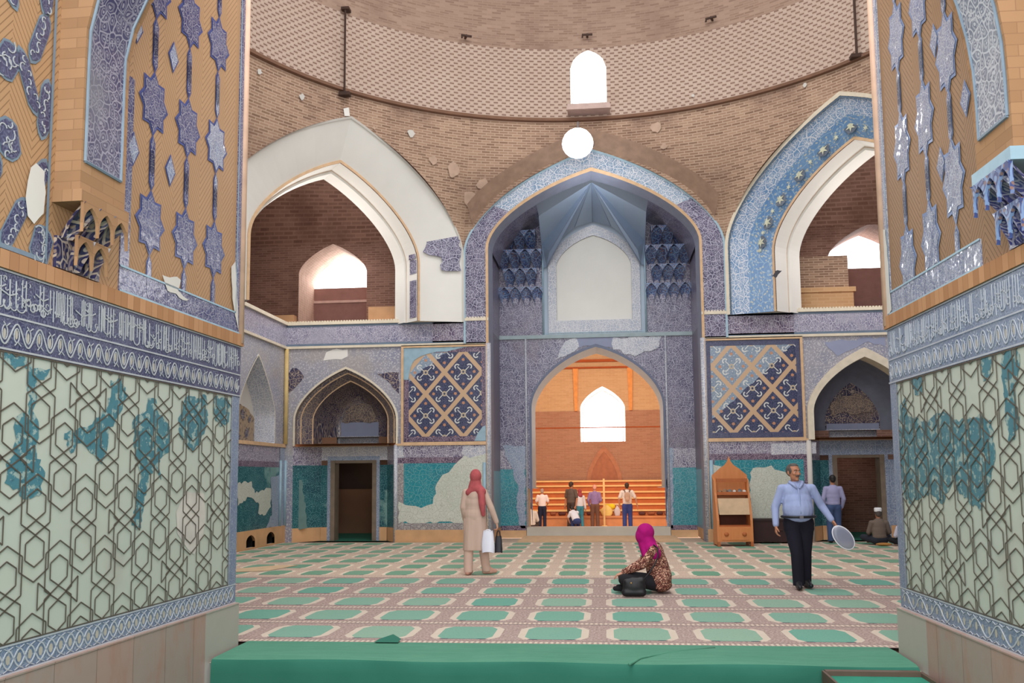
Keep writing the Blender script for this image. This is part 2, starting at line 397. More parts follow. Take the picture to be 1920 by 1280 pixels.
    def strip(s, fr, pts, w, o=0.0, m=0, t=0.004):
        """a raised flat ribbon along a polyline"""
        n = len(pts); L = []; Rr = []
        for i in range(n):
            a = pts[max(i - 1, 0)]; b = pts[min(i + 1, n - 1)]
            dx, dy = b[0] - a[0], b[1] - a[1]; l = math.hypot(dx, dy) or 1
            nx, ny = -dy / l * w / 2, dx / l * w / 2
            L.append((pts[i][0] + nx, pts[i][1] + ny)); Rr.append((pts[i][0] - nx, pts[i][1] - ny))
        for i in range(n - 1):
            s.face([fr.pt(*Rr[i], o + t), fr.pt(*Rr[i + 1], o + t), fr.pt(*L[i + 1], o + t), fr.pt(*L[i], o + t)], None, m)
            s.face([fr.pt(*L[i], o), fr.pt(*L[i], o + t), fr.pt(*L[i + 1], o + t), fr.pt(*L[i + 1], o)], None, m)
            s.face([fr.pt(*Rr[i], o + t), fr.pt(*Rr[i], o), fr.pt(*Rr[i + 1], o), fr.pt(*Rr[i + 1], o + t)], None, m)
    def tube(s, pts, r, k=8, m=0, cap=True):
        pts = [Vector(p) for p in pts]; rows = []
        rr = r if isinstance(r, (list, tuple)) else [r] * len(pts)
        prev = None
        for i, p in enumerate(pts):
            d = (pts[min(i + 1, len(pts) - 1)] - pts[max(i - 1, 0)]).normalized()
            if prev is None: a = d.orthogonal().normalized()
            else:
                a = (prev - d * prev.dot(d)); a = a.normalized() if a.length > 1e-6 else d.orthogonal().normalized()
            prev = a; b = d.cross(a)
            rows.append([p + (a * math.cos(2 * PI * j / k) + b * math.sin(2 * PI * j / k)) * rr[i] for j in range(k)])
        base = len(s.v); s.grid(rows, m, None, True)
        if cap:
            for e in (0, len(rows) - 1):
                q = [base + e * k + j for j in range(k)]
                s.f.append(tuple(q if e else q[::-1])); s.mi.append(m); s.uv.append([(s.v[i][0], s.v[i][2]) for i in q])
    def ball(s, c, r, m=0, a=14, b=9):
        rx, ry, rz = r if isinstance(r, (tuple, list)) else (r, r, r)
        rows = [[(c[0] + rx * math.sin(PI * j / b) * math.cos(2 * PI * i / a), c[1] + ry * math.sin(PI * j / b) * math.sin(2 * PI * i / a), c[2] - rz * math.cos(PI * j / b)) for i in range(a)] for j in range(b + 1)]
        s.grid(rows, m, None, True)
    def lathe(s, prof, c=(0, 0, 0), k=16, m=0):
        s.grid([[(c[0] + r * math.cos(2 * PI * i / k), c[1] + r * math.sin(2 * PI * i / k), c[2] + z) for i in range(k)] for r, z in prof], m, None, True)
    def build(s, name, mats, parent=None, smooth=False):
        me = bpy.data.meshes.new(name); me.from_pydata(s.v, [], s.f)
        if not isinstance(mats, (list, tuple)): mats = [mats]
        for q in mats: me.materials.append(M[q] if isinstance(q, str) else q)
        me.polygons.foreach_set('material_index', s.mi)
        lay = me.uv_layers.new(name='UVMap')
        lay.data.foreach_set('uv', [c for f in s.uv for p in f for c in p])
        if smooth: me.polygons.foreach_set('use_smooth', [True] * len(me.polygons))
        me.update()
        o = bpy.data.objects.new(name, me); COL.objects.link(o)
        if parent is not None: o.parent = parent
        return o
def tag(o, label=None, cat=None, group=None, kind=None):
    for k, v in (('label', label), ('category', cat), ('group', group), ('kind', kind)):
        if v: o[k] = v
    return o
def empty(name, loc=(0, 0, 0), rz=0.0):
    o = bpy.data.objects.new(name, None); COL.objects.link(o); o.location = loc; o.rotation_euler = (0, 0, rz); o.empty_display_size = .1
    return o
def struct(name, label):
    return tag(empty(name), label, None, None, 'structure')
def lights(name, typ, loc, energy, color=(1, 1, 1), size=1.0, size_y=None, aim=None, spread=None):
    l = bpy.data.lights.new(name, typ); l.energy = energy; l.color = color
    if typ == 'AREA':
        l.size = size
        if size_y: l.shape = 'RECTANGLE'; l.size_y = size_y
        if spread: l.spread = spread
    elif typ in ('POINT', 'SPOT'): l.shadow_soft_size = size
    o = bpy.data.objects.new(name, l); COL.objects.link(o); o.location = loc
    if aim is not None: o.rotation_euler = (Vector(aim) - Vector(loc)).to_track_quat('-Z', 'Y').to_euler()
    return o
NA = 16
def arch(cx, w, z0, zs, za, s=.4, n=NA):
    """pointed arch outline from the left foot over the apex to the right foot"""
    h = []
    for i in range(n + 1):
        a = PI / 2 * i / n; t = math.cos(a)
        h.append((w * t, zs + (za - zs) * ((1 - s) * math.sin(a) + s * (1 - t))))
    L = [(cx - w, z0)] + [(cx - x, z) for x, z in h]
    return L + [(2 * cx - x, z) for x, z in L[-2::-1]]
def ragged(pts, step=.12, amp=.05, seed=1):
    rn = random.Random(seed); out = []
    for i in range(len(pts)):
        p, q = pts[i], pts[(i + 1) % len(pts)]; d = math.hypot(q[0] - p[0], q[1] - p[1]); k = max(1, int(d / step))
        for j in range(k):
            t = j / k; e = 0 if j == 0 else amp
            out.append((p[0] + (q[0] - p[0]) * t + rn.uniform(-e, e), p[1] + (q[1] - p[1]) * t + rn.uniform(-e, e)))
    return out
def patch(fr, pxl, mat, name, parent, off, amp=.05, seed=1, step=.12, poff=0.0):
    mb = MB(); mb.plate(fr, ragged([fr.px(x, y, poff) for x, y in pxl], step, amp, seed), (), off)
    return mb.build(name, mat, parent)
def ring(mb, fr, r, w, o1, o0=None, m=0):
    """a rectangular picture-frame strip r=(u0,v0,u1,v1), width w"""
    u0, v0, u1, v1 = r
    mb.plate(fr, [(u0, v0), (u1, v0), (u1, v1), (u0, v1)], [[(u0 + w, v0 + w), (u1 - w, v0 + w), (u1 - w, v1 - w), (u0 + w, v1 - w)]], o1, o0, m)
# ================================================================== THE HALL
ZF0, ZF1 = 4.80, 5.40      # frieze
floor = struct('floor', 'stone floor under the hall carpets'); mb = MB()
mb.face([(-HW - 1.5, 7.65, -.03), (HW + 1.5, 7.65, -.03), (HW + 1.5, D2 - .3, -.03), (-HW - 1.5, D2 - .3, -.03)])
mb.build('hall_floor', 'floorstone', floor)
mb = MB(); mb.face([(-6, -2.5, -.34), (6, -2.5, -.34), (6, 7.7, -.34), (-6, 7.7, -.34)]); mb.build('vestibule_floor', 'green_dark', floor)
mb = MB(); mb.face([(-5.5, D2 + .35, -.6), (5.5, D2 + .35, -.6), (5.5, 42, -.6), (-5.5, 42, -.6)]); mb.build('sanctuary_floor', plain('pale sanctuary floor', (244, 226, 212), .5, .04), floor)

# ---------------------------------------------------------------- back wall, lower storey
wb = struct('wall_back', 'tiled back wall of the domed hall with arched recess')
NW = 2.56                                      # half width of the central recess
DL = (-7.45, -4.86)                            # left door recess, front edges
DR = (4.95, 7.45)
AL = dict(cx=-6.13, w=1.32, z0=2.35, zs=3.0, za=4.30)
AR = dict(cx=6.26, w=1.32, z0=2.35, zs=3.0, za=4.36)
for side, dr, A in ((-1, DL, AL), (1, DR, AR)):
    ops = arch(**A)
    mb = MB()
    lo, hi = (-HW, -NW) if side < 0 else (NW, HW)
    out = [(lo, 0), (dr[0], 0), (dr[0], 2.35)] + ops[1:-1] + [(dr[1], 2.35), (dr[1], 0), (hi, 0), (hi, ZF1), (lo, ZF1)]
    out = [(lo, 0), (dr[0], 0), (dr[0], 2.35), (A['cx'] - A['w'], 2.35)] + ops[1:-1] + [(A['cx'] + A['w'], 2.35), (dr[1], 2.35), (dr[1], 0), (hi, 0), (hi, ZF1), (lo, ZF1)]
    mb.plate(BW, out, (), 0)
    mb.build('spandrel_mosaic', 'spandrel', wb)
# white gaps in the spandrel mosaic, fragments of dark mosaic
patch(BW, [(606, 676), (612, 660), (625, 655), (652, 655), (652, 668), (640, 674)], 'plaster', 'plaster_patch', wb, .006, .03, 3)
patch(BW, [(1545, 640), (1660, 632), (1660, 650), (1628, 640), (1585, 660), (1570, 668)], 'lilac', 'plaster_patch', wb, .006, .04, 4)
patch(BW, [(548, 690), (556, 690), (570, 706), (556, 724), (542, 736), (541, 700)], 'dark_flower', 'dark_mosaic_fragment', wb, .006, .03, 5)
patch(BW, [(706, 700), (748, 698), (748, 738), (736, 726), (724, 712)], 'dark_flower', 'dark_mosaic_fragment', wb, .006, .03, 6)
# frieze over the lower storey
for side in (-1, 1):
    x0, x1 = (-HW, -NW) if side < 0 else (NW, HW)
    mb = MB(); mb.rect(BW, x0, ZF0 + .04, x1, ZF1 - .03, .03, 0); mb.build('inscription_frieze', 'frieze', wb)
    a, b = (-3.95, -NW) if side < 0 else (NW, 4.7)
    mb = MB(); mb.rect(BW, a, ZF0 + .05, b, ZF1 - .05, .036); mb.build('frieze_fragment', 'frieze_dark', wb)
    mb = MB(); mb.rect(BW, x0, ZF0 - .03, x1, ZF0 + .03, .05, 0); mb.build('frieze_moulding', 'cream_line', wb)
    mb = MB(); mb.rect(BW, x0, ZF1 - .04, x1, ZF1 + .03, .07, -.1)
    n = int((x1 - x0) / .07)
    for i in range(n):
        x = x0 + (i + .5) * (x1 - x0) / n
        mb.rect(BW, x - .02, ZF1 + .03, x + .02, ZF1 + .06, .06, 0)
    mb.build('cornice_beading', 'cream_line', wb)
    # blue under line of the frieze
    mb = MB(); mb.rect(BW, x0, ZF0 + .03, x1, ZF0 + .085, .036); mb.rect(BW, x0, ZF1 - .09, x1, ZF1 - .04, .036); mb.build('frieze_border', plain('grey blue edge', (108, 124, 142), .4), wb)
# diamond panels
cl = BW.px(833.6, 738); cr = BW.px(1410.5, 728)
M['dia_l'] = diamond('diamond lattice mosaic with a pale corner', cl[0], cl[1], -1)
M['dia_r'] = diamond('diamond lattice mosaic half pale', cr[0], cr[1], 1)
for fr_, (u0, u1), mt in ((BW, (-4.66, -2.62), 'dia_l'), (BW, (2.62, 4.84), 'dia_r')):
    mb = MB(); mb.rect(BW, u0, 2.42, u1, 4.72, .02); mb.build('diamond_panel', mt, wb)
    mb = MB(); ring(mb, BW, (u0, 2.42, u1, 4.72), .12, .024, .0); mb.build('panel_border', 'band_dark' if mt == 'dia_l' else 'navy', wb)
    mb = MB(); ring(mb, BW, (u0 - .07, 2.35, u1 + .04, 4.79), .06, .05, 0); mb.build('panel_frame', 'tan_line', wb)
patch(BW, [(757, 652), (880, 650), (850, 656), (800, 664), (776, 676), (768, 700), (766, 712), (757, 712)], 'blue_line', 'pale_fill_patch', wb, .03, .02, 8)
patch(BW, [(905, 800), (913, 796), (914, 826), (890, 826), (896, 812)], 'blue_line', 'pale_fill_patch', wb, .03, .02, 9)
# tan string course and dado
for side, (u0, u1), pale in ((-1, (-4.86, -NW), (920, 0)), (1, (NW, 4.93), (0, 0))):
    mb = MB(); mb.rect(BW, u0, 2.33, u1, 2.38, .06, 0); mb.build('string_course', 'tan_line', wb)
    mb = MB(); mb.rect(BW, u0, 2.04, u1, 2.33, .022); mb.build('dado_inscription', 'band', wb)
    mb = MB(); mb.rect(BW, u0, 1.90, u1, 2.04, .023); mb.build('dado_top_border', 'band_dark', wb)
    mb = MB(); mb.rect(BW, u0 + .2, .46, u1 - .1, 1.90, .02); mb.build('turquoise_panel', 'teal', wb)
    mb = MB(); mb.rect(BW, u0, .46, u0 + .2, 1.90, .024); mb.rect(BW, u1 - .13, .46, u1, 1.90, .024); mb.build('dado_side_border', 'border_grey' if side < 0 else 'band_dark', wb)
    mb = MB(); mb.rect(BW, u0, .30, u1, .46, .03, 0); mb.build('dado_bottom_border', 'border_grey', wb)
    mb = MB(); mb.rect(BW, u0, 0, u1, .30, .09, 0); mb.build('stone_plinth', 'stone_tan', wb)
patch(BW, [(748, 940), (772, 948), (790, 952), (812, 944), (818, 925), (820, 905), (830, 890), (842, 885), (852, 872), (862, 862), (876, 850), (914, 848), (914, 980), (748, 980)], 'cream_dado', 'cream_patch', wb, .028, .04, 12)
patch(BW, [(868, 836), (914, 835), (914, 850), (880, 858), (866, 850)], 'band_pale', 'pale_inscription_patch', wb, .029, .03, 13)
patch(BW, [(740, 833), (757, 833), (757, 858), (740, 858)], 'band_pale', 'pale_inscription_patch', wb, .03, .01, 14)
patch(BW, [(1405, 980), (1406, 886), (1412, 877), (1446, 872), (1452, 880), (1470, 884), (1490, 898), (1500, 915), (1512, 930), (1516, 980)], 'cream_dado', 'cream_patch', wb, .028, .04, 15)
patch(BW, [(1332, 900), (1333, 868), (1352, 874), (1375, 884), (1345, 900)], 'cream_dado', 'cream_patch', wb, .028, .03, 16)
patch(BW, [(1446, 831), (1530, 829), (1530, 850), (1446, 853)], 'band_pale', 'pale_inscription_patch', wb, .03, .01, 17)
# edge columns of the lower storey
for u, w in ((-4.86, .05), (4.93, .06)):
    mb = MB(); mb.tube([BW.pt(u, 0, .03), BW.pt(u, 2.34, .03)], w, 10); mb.build('edge_colonnette', 'grey_tile' if u < 0 else 'plaster_grey', wb, True)
# ---- the two door recesses
RD = .55                                        # recess depth
def door_recess(side, dr, A, dx, doorz, d0, teal_l, teal_r):
    rec = wb
    B = Fr((0, D + RD, 0), (1, 0), (0, -1))
    b0, b1 = dr[0] + (.55 if side < 0 else .35), dr[1] - .35   # splayed sides narrow towards the back
    def side_faces(z0, z1, nm, mats, sides=(0, 1)):
        for k in sides:
            f, b = (dr[0], b0) if k == 0 else (dr[1], b1)
            L = math.hypot(b - f, RD)
            p = [(f, D, z0), (b, D + RD, z0), (b, D + RD, z1), (f, D, z1)]
            uv = [(0, z0), (L, z0), (L, z1), (0, z1)]
            mb = MB(); mb.face(p if k == 0 else p[::-1], uv if k == 0 else uv[::-1]); mb.build(nm, mats[k], rec)
    side_faces(0, .34, 'recess_plinth', ('stone_tan', 'stone_tan'))
    side_faces(.34, 1.88, 'recess_dado', (teal_l, teal_r))
    side_faces(1.88, 2.34, 'recess_inscription', ('band', 'band'))
    # back plane around the door
    x0, x1 = dx
    mb = MB()
    mb.rect(B, b0, .34, x0 - .12, 1.88); mb.build('recess_dado', teal_l, rec)
    mb = MB(); mb.rect(B, x1 + .12, .34, b1, 1.88); mb.build('recess_dado', teal_r, rec)
    mb = MB(); mb.rect(B, b0, 0, x0 - .12, .34, .02); mb.rect(B, x1 + .12, 0, b1, .34, .02); mb.build('recess_plinth', 'stone_tan', rec)
    mb = MB(); mb.rect(B, b0, doorz + .0, b1, 2.34, .0); mb.build('recess_inscription', 'band_pale' if side < 0 else 'bluegrey', rec)
    mb = MB(); mb.plate(B, [(x0 - .12, 0), (x0, 0), (x0, doorz), (x1, doorz), (x1, 0), (x1 + .12, 0), (x1 + .12, doorz + .1), (x0 - .12, doorz + .1)], (), .015, -.02); mb.build('door_surround', 'bluegrey', rec)
    mb = MB(); P = [(dr[0], D, 2.34), (b0, D + RD, 2.34), (b1, D + RD, 2.34), (dr[1], D, 2.34)]; mb.face(P)
    mb.face([(x, y, z + .06) for x, y, z in P]); mb.build('recess_ledge', 'tan_line', rec)
    mb = MB()
    for a, b in ((P[0], P[1]), (P[1], P[2]), (P[2], P[3])):
        q = Vector((0, -.03, 0)); mb.face([Vector(a) + q, Vector(b) + q, Vector(b) + q + Vector((0, 0, .06)), Vector(a) + q + Vector((0, 0, .06))])
    mb.build('string_course', plain('orange brown strip', (186, 124, 84), .6), rec)
    # nested arches of the half dome
    a0 = arch(**A)
    def sh(k, dz): return arch(A['cx'], A['w'] - k, A['z0'], A['zs'], A['za'] - dz)
    a1, a2, a3 = sh(.12, .13), sh(.34, .30), sh(.46, .45)
    if side < 0:
        for P_, Q_, oa, ob, mt, nm in ((a0, sh(.05, .06), .03, .03, 'cream_line', 'arch_edge'), (sh(.05, .06), sh(.05, .06), .03, -.12, 'soffit_tile', 'arch_soffit'), (sh(.05, .06), a1, -.12, -.16, 'soffit_tile', 'arch_soffit'),
                                       (a1, sh(.15, .16), -.16, -.16, 'tan_line', 'arch_edge'), (sh(.15, .16), a2, -.16, -.42, 'soffit_tile', 'arch_soffit'), (a2, sh(.37, .33), -.42, -.42, 'tan_line', 'arch_edge')):
            mb = MB(); mb.band(BW, P_, Q_, oa, ob); mb.build(nm, mt, rec)
        inn = sh(.37, .33); dpt = -.42
    else:
        o = arch(A['cx'], A['w'] + .02, A['z0'], A['zs'], A['za'] + .12)
        mb = MB(); mb.band(BW, o, sh(.12, .1), .10, .10); mb.band(BW, sh(.12, .1), sh(.14, .12), .10, -.3); mb.band(BW, o, o, .10, 0); mb.build('arch_moulding', 'cream_line', rec, False)
        inn = sh(.14, .12); dpt = -.3
    # concave half dome: rings shrinking towards a deeper apex
    cx, zb = A['cx'], 2.40
    rows, uvs = [], []
    for j in range(7):
        k = j / 6; dep = dpt - (RD + .35) * math.sin(k * PI / 2)
        sc = math.cos(k * PI / 2) * .45 + .55
        rows.append([BW.pt(cx + (u - cx) * sc, zb + max(0, (v - zb)) * (sc * .55 + .45), dep) for u, v in inn])
        uvs.append([(i * .17, j * .2) for i in range(len(inn))])
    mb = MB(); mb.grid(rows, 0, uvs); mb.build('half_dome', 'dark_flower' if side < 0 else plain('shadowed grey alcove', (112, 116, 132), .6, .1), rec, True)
    last = rows[-1]; mb = MB()
    Bk = Fr((0, D - dpt + RD + .35, 0), (1, 0), (0, -1))
    ol = [(p[0], p[2]) for p in last]; mb.plate(Bk, ol, (), .0); mb.build('alcove_back', 'dark_flower' if side > 0 else 'soffit_tile', rec)
    lo = [(p[0], p[2]) for p in last]; wl = max(p[0] for p in lo) - cx
    mb = MB(); mb.rect(Bk, cx - wl * .96, 2.62, cx + wl * .96, 3.0 if side < 0 else 2.78, .02)
    mb.build('lilac_fill', 'lilac', rec)
    mb = MB(); mb.rect(Bk, cx - wl * .99, 2.42, cx + wl * .99, 2.64, .03); mb.build('alcove_border', 'grey_tile', rec)
    mb = MB(); k = .8; mb.plate(Bk, ragged([(cx - wl * .8, 2.98), (cx - wl * .3, 3.06), (cx + wl * .2, 3.0), (cx + wl * .8, 3.02), (cx + wl * .7, 3.32), (cx + wl * .3, 3.5), (cx - wl * .3, 3.46), (cx - wl * .75, 3.3)], .1, .05, 4), (), .04)
    mb.build('brown_mosaic_fragment', arab('brown speckled mosaic', (120, 104, 96), (98, 88, 92), (176, 156, 132), (70, 66, 84), sc=9, lw=.07), rec)
door_recess(-1, DL, AL, (-6.62, -5.52), 2.0, 0, 'teal_dark', 'teal_dark')
door_recess(1, DR, AR, (5.62, 6.74), 2.0, 0, 'teal_dark', 'bluegrey')
patch(BW, [(552, 905), (556, 898), (566, 900), (575, 970), (576, 990), (551, 992)], plain('pale green worn tile', (112, 140, 136), .4), 'worn_patch', wb, -.12, .02, 21, .08, -.12)
for i, (dx, wallm) in enumerate((((-6.62, -5.52), 'corridor'), ((5.62, 6.74), 'brick'))):
    d = struct('door_%d' % (i + 1), ('dark open doorway left of the central arch', 'dark open doorway behind the standing man')[i])
    x0, x1 = dx; y0 = D + RD
    mb = MB(); mb.box((x0 - .04, y0 - .02, 0), (x0 + .07, y0 + .35, 2.0)); mb.box((x1 - .07, y0 - .02, 0), (x1 + .04, y0 + .35, 2.0)); mb.box((x0 + .07, y0 + .0, 1.93), (x1 - .07, y0 + .35, 2.02))
    mb.build('door_jamb', plain('brown grey stone jamb', (124, 108, 92), .7, .15), d)
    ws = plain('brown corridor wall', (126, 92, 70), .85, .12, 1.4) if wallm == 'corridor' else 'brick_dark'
    mb = MB(); a, b = x0 - .9, x1 + .9; y1 = y0 + 3.0
    mb.face([(a, y1, 0), (b, y1, 0), (b, y1, 2.6), (a, y1, 2.6)]); mb.face([(a, y0 + .35, 0), (a, y1, 0), (a, y1, 2.6), (a, y0 + .35, 2.6)]); mb.face([(b, y1, 0), (b, y0 + .35, 0), (b, y0 + .35, 2.6), (b, y1, 2.6)])
    mb.face([(a, y0 + .35, 2.6), (b, y0 + .35, 2.6), (b, y1, 2.6), (a, y1, 2.6)]); mb.face([(a, y0 + .35, 0), (x0, y0 + .35, 0), (x0, y0 + .35, 2.6), (a, y0 + .35, 2.6)]); mb.face([(x1, y0 + .35, 0), (b, y0 + .35, 0), (b, y0 + .35, 2.6), (x1, y0 + .35, 2.6)])
    mb.build('corridor_wall', ws, d)
    mb = MB(); mb.face([(a, y0 - .1, .004), (b, y0 - .1, .004), (b, y1, .004), (a, y1, .004)]); mb.build('corridor_floor', 'green_dark', d)
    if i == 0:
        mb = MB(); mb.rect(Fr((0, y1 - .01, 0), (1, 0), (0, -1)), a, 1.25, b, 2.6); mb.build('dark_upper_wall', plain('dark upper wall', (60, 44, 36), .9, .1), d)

# ---------------------------------------------------------------- left wall
wl_ = struct('wall_left', 'tiled left wall of the hall next to the near pier')
An = dict(cx=19.72, w=1.12, z0=2.42, zs=3.0, za=4.42, s=.62)
ao = arch(**An); ai = arch(An['cx'], .95, 2.42, 3.0, 4.22, .62)
mb = MB(); mb.plate(LW, [(8.3, 2.38), (An['cx'] - 1.12, 2.38)] + ao[0:] + [(An['cx'] + 1.12, 2.38), (D, 2.38), (D, ZF0), (8.3, ZF0)]); mb.build('spandrel_mosaic', 'spandrel', wl_)
mb = MB(); mb.band(LW, ao, arch(An['cx'], 1.09, 2.42, 3.0, 4.38, .62), .02, .02); mb.build('arch_edge', 'cream_line', wl_)
mb = MB(); mb.band(LW, arch(An['cx'], 1.09, 2.42, 3.0, 4.38, .62), ai, .02, -.45); mb.build('arch_soffit', 'grey_tile', wl_)
mb = MB(); mb.plate(LW, ai, (), -.45); mb.build('niche_plaster', 'plaster_grey', wl_)
mb = MB(); mb.plate(LW, ragged([(An['cx'] - .95, 2.45), (An['cx'] + .95, 2.45), (An['cx'] + .95, 3.0), (An['cx'] + .6, 3.18), (An['cx'] + .1, 3.28), (An['cx'] - .5, 3.2), (An['cx'] - .95, 3.1)], .12, .03, 5), (), -.44); mb.build('niche_flower_panel', 'niche_flower', wl_)
for cu, cv, r in ((19.05, 2.95, .17), (19.55, 2.7, .15)):
    mb = MB(); mb.plate(LW, ragged([(cu + r * .7 * math.cos(a), cv + r * math.sin(a)) for a in [k * PI / 5 for k in range(10)]], .08, .02, 3), (), -.43); mb.build('plaster_patch', 'plaster', wl_)
mb = MB(); mb.rect(LW, 8.3, ZF0 + .03, D, ZF1 - .04, .03); mb.build('inscription_frieze', 'frieze', wl_)
mb = MB(); mb.rect(LW, 8.3, ZF0 - .03, D, ZF0 + .03, .06, 0); mb.build('frieze_moulding', 'cream_line', wl_)
mb = MB(); mb.rect(LW, 8.3, ZF1 - .04, D, ZF1 + .04, .08, -.1); mb.build('cornice_beading', 'cream_line', wl_)
mb = MB(); mb.rect(LW, 8.3, 2.32, D, 2.40, .05, 0); mb.build('string_course', 'tan_line', wl_)
mb = MB(); mb.rect(LW, 8.3, 1.96, D, 2.33, .02); mb.build('dado_inscription', 'band', wl_)
mb = MB(); mb.rect(LW, 8.3, 1.83, D - .35, 1.96, .021); mb.build('dado_top_border', 'band_dark', wl_)
mb = MB(); mb.rect(LW, 8.3, .42, D - .35, 1.83, .02); mb.build('turquoise_panel', 'teal_dark', wl_)
patch(LW, [(444, 905), (470, 902), (476, 925), (490, 918), (506, 915), (506, 950), (496, 965), (482, 962), (484, 945), (466, 932), (444, 948)], 'cream_dado', 'cream_patch', wl_, .026, .04, 31, .1)
patch(LW, [(505, 896), (524, 890), (524, 990), (497, 988), (508, 965)], 'bluegrey', 'grey_patch', wl_, .026, .03, 32, .1)
mb = MB(); mb.rect(LW, D - .35, .42, D - .02, 2.3, .03); mb.build('corner_panel', 'bluegrey', wl_)
mb = MB()
for u in (D - .35, D - .02): mb.tube([LW.pt(u, .42, .05), LW.pt(u, 2.0, .05)], .035, 8)
mb.build('corner_colonnette', 'blue_line', wl_, True)
mb = MB(); mb.tube([(-HW + .05, D - .05, 2.4), (-HW + .05, D - .05, ZF0 - .03)], .055, 8); mb.build('corner_bead', plain('ochre tile strip', (206, 178, 120), .5), wl_, True)
hh = [arch(c, .25, .04, .18, .32, .15) for c in (19.35, 20.55)]
mb = MB(); mb.plate(LW, [(8.3, 0), (D, 0), (D, .42), (8.3, .42)], [h for h in hh], .06, 0); mb.build('stone_plinth', 'stone_tan', wl_)
mb = MB()
mb.rect(LW, 8.3, 0, D, .44, -.25)
for h in hh: mb.band(LW, h, h, .058, -.25)
mb.build('plinth_hole', 'drk', wl_)
for k, (cu, cv, r) in enumerate(((18.95, 2.6, .12), (19.3, 3.02, .13), (19.95, 3.05, .15), (20.2, 2.62, .14), (19.75, 2.52, .09), (20.35, 2.95, .1))):
    mb = MB(); mb.plate(LW, [(cu + r * (1 if q % 2 else .7) * math.cos(q * PI / 7), cv + r * (1 if q % 2 else .7) * math.sin(q * PI / 7)) for q in range(14)], (), -.432); mb.build('flower_medallion', 'dark_flower', wl_)
wr_ = struct('wall_right', 'right wall of the hall hidden by the near pier'); mb = MB()
mb.face([(HW, 8.3, 0), (HW, D, 0), (HW, D, ZF1), (HW, 8.3, ZF1)]); mb.build('masonry', 'frieze', wr_)

# ---------------------------------------------------------------- central recess
x0, x1 = -NW, NW
# front frame of the recess, rising into the great arch
GO = arch(0, 3.17, ZF0, 7.05, 9.55, .40); GI = arch(0, 2.62, ZF0, 7.15, 9.08, .40); GT = arch(0, NW, ZF0, 7.15, 9.0, .40)
mb = MB(); mb.band(BW, GO, GI, .05, .05); mb.build('arch_frame_mosaic', ['frame_purple'], wb)
# pale upper half of the arch frame
i0, i1 = 8, len(GO) - 9
mb = MB(); mb.band(BW, GO[i0:i1 + 1], GI[i0:i1 + 1], .058, .058); mb.build('pale_arch_mosaic', 'frame_blue', wb)
mb = MB(); mb.band(BW, GO, arch(0, 3.12, ZF0, 7.05, 9.49, .40), .075, .065); mb.band(BW, GO, GO, .075, -.05); mb.build('arch_outer_bead', 'blue_line', wb)
mb = MB(); GI2 = [(u, v if k not in (0, len(GI) - 1) else 0) for k, (u, v) in enumerate(GI)]; GT2 = [(u, v if k not in (0, len(GT) - 1) else 0) for k, (u, v) in enumerate(GT)]
mb.band(BW, GI2, GT2, .09, .05); mb.band(BW, GI2, GI2, .09, 0); mb.build('arch_inner_bead', 'tan_line', wb)
mb = MB(); GT3 = arch(0, NW - .06, 0, 7.13, 8.9, .40); mb.band(BW, GT2, GT3, .05, -.35); mb.build('arch_soffit', plain('grey blue soffit', (128, 132, 150), .5, .08), wb)
# side reveals
g_ = 'soffit_tile'
for s in (-1, 1):
    X = s * NW
    def rv(z0, z1, nm, mt):
        mb = MB(); p = [(X, D + .3, z0), (s * (NW - .02), D2, z0), (s * (NW - .02), D2, z1), (X, D + .3, z1)]
        mb.face(p, [(0, z0), (2.1, z0), (2.1, z1), (0, z1)]); mb.build(nm, mt, wb)
    rv(0, .25, 'stone_plinth', 'stone_tan'); rv(.25, 1.7, 'turquoise_panel', plain('blue grey glazed reveal', (130, 158, 172), .3, .08)); rv(1.7, 5.2, 'reveal_mosaic', plain('grey violet reveal', (118, 112, 128), .4, .1, 4)); rv(5.2, 8.9, 'reveal_mosaic', 'niche_tile')
    mb = MB(); mb.tube([(s * (NW + .02), D - .02, 0), (s * (NW + .02), D - .02, 4.8)], .07, 10); mb.build('edge_colonnette', 'grey_tile', wb, True)
    mb = MB(); mb.tube([BW.pt(s * (NW + .12), .3, .06), BW.pt(s * (NW + .12), 1.9, .06)], .045, 8); mb.build('edge_colonnette', 'blue_line', wb, True)
# back plane of the recess with the great doorway
AZ = dict(cx=.02, w=1.72, z0=.25, zs=3.35, za=4.95, s=.28)
ad = arch(**AZ)
dlow = 1.24; wlow = 1.86
mb = MB()
mb.plate(NB, [(-NW, 0), (-wlow, 0), (-wlow, dlow), (ad[0][0], dlow)] + ad[1:-1] + [(ad[-1][0], dlow), (wlow, dlow), (wlow, 0), (NW, 0), (NW, 5.22), (-NW, 5.22)], (), 0, -.0)
mb.build('recess_mosaic', 'niche_tile', wb)
for s in (-1, 1):
    mb = MB(); a, b = sorted((s * 1.86, s * (NW - .02)))
    mb.rect(NB, a, .25, b, 1.75, .02); mb.build('turquoise_panel', 'teal', wb)
    mb = MB(); mb.rect(NB, a, 1.75, b, 2.25, .02); mb.build('dado_inscription', 'band', wb)
    mb = MB(); mb.rect(NB, a, .12, b, .28, .03); mb.build('dado_bottom_border', 'band_dark', wb)
    mb = MB(); mb.rect(NB, a, -.03, b, .16, .10, 0); mb.build('stone_plinth', 'stone_tan', wb)
    mb = MB(); mb.tube([NB.pt(s * 1.84, .25, .03), NB.pt(s * 1.84, 5.2, .03)], .03, 8); mb.build('edge_colonnette', 'grey_tile', wb, True)
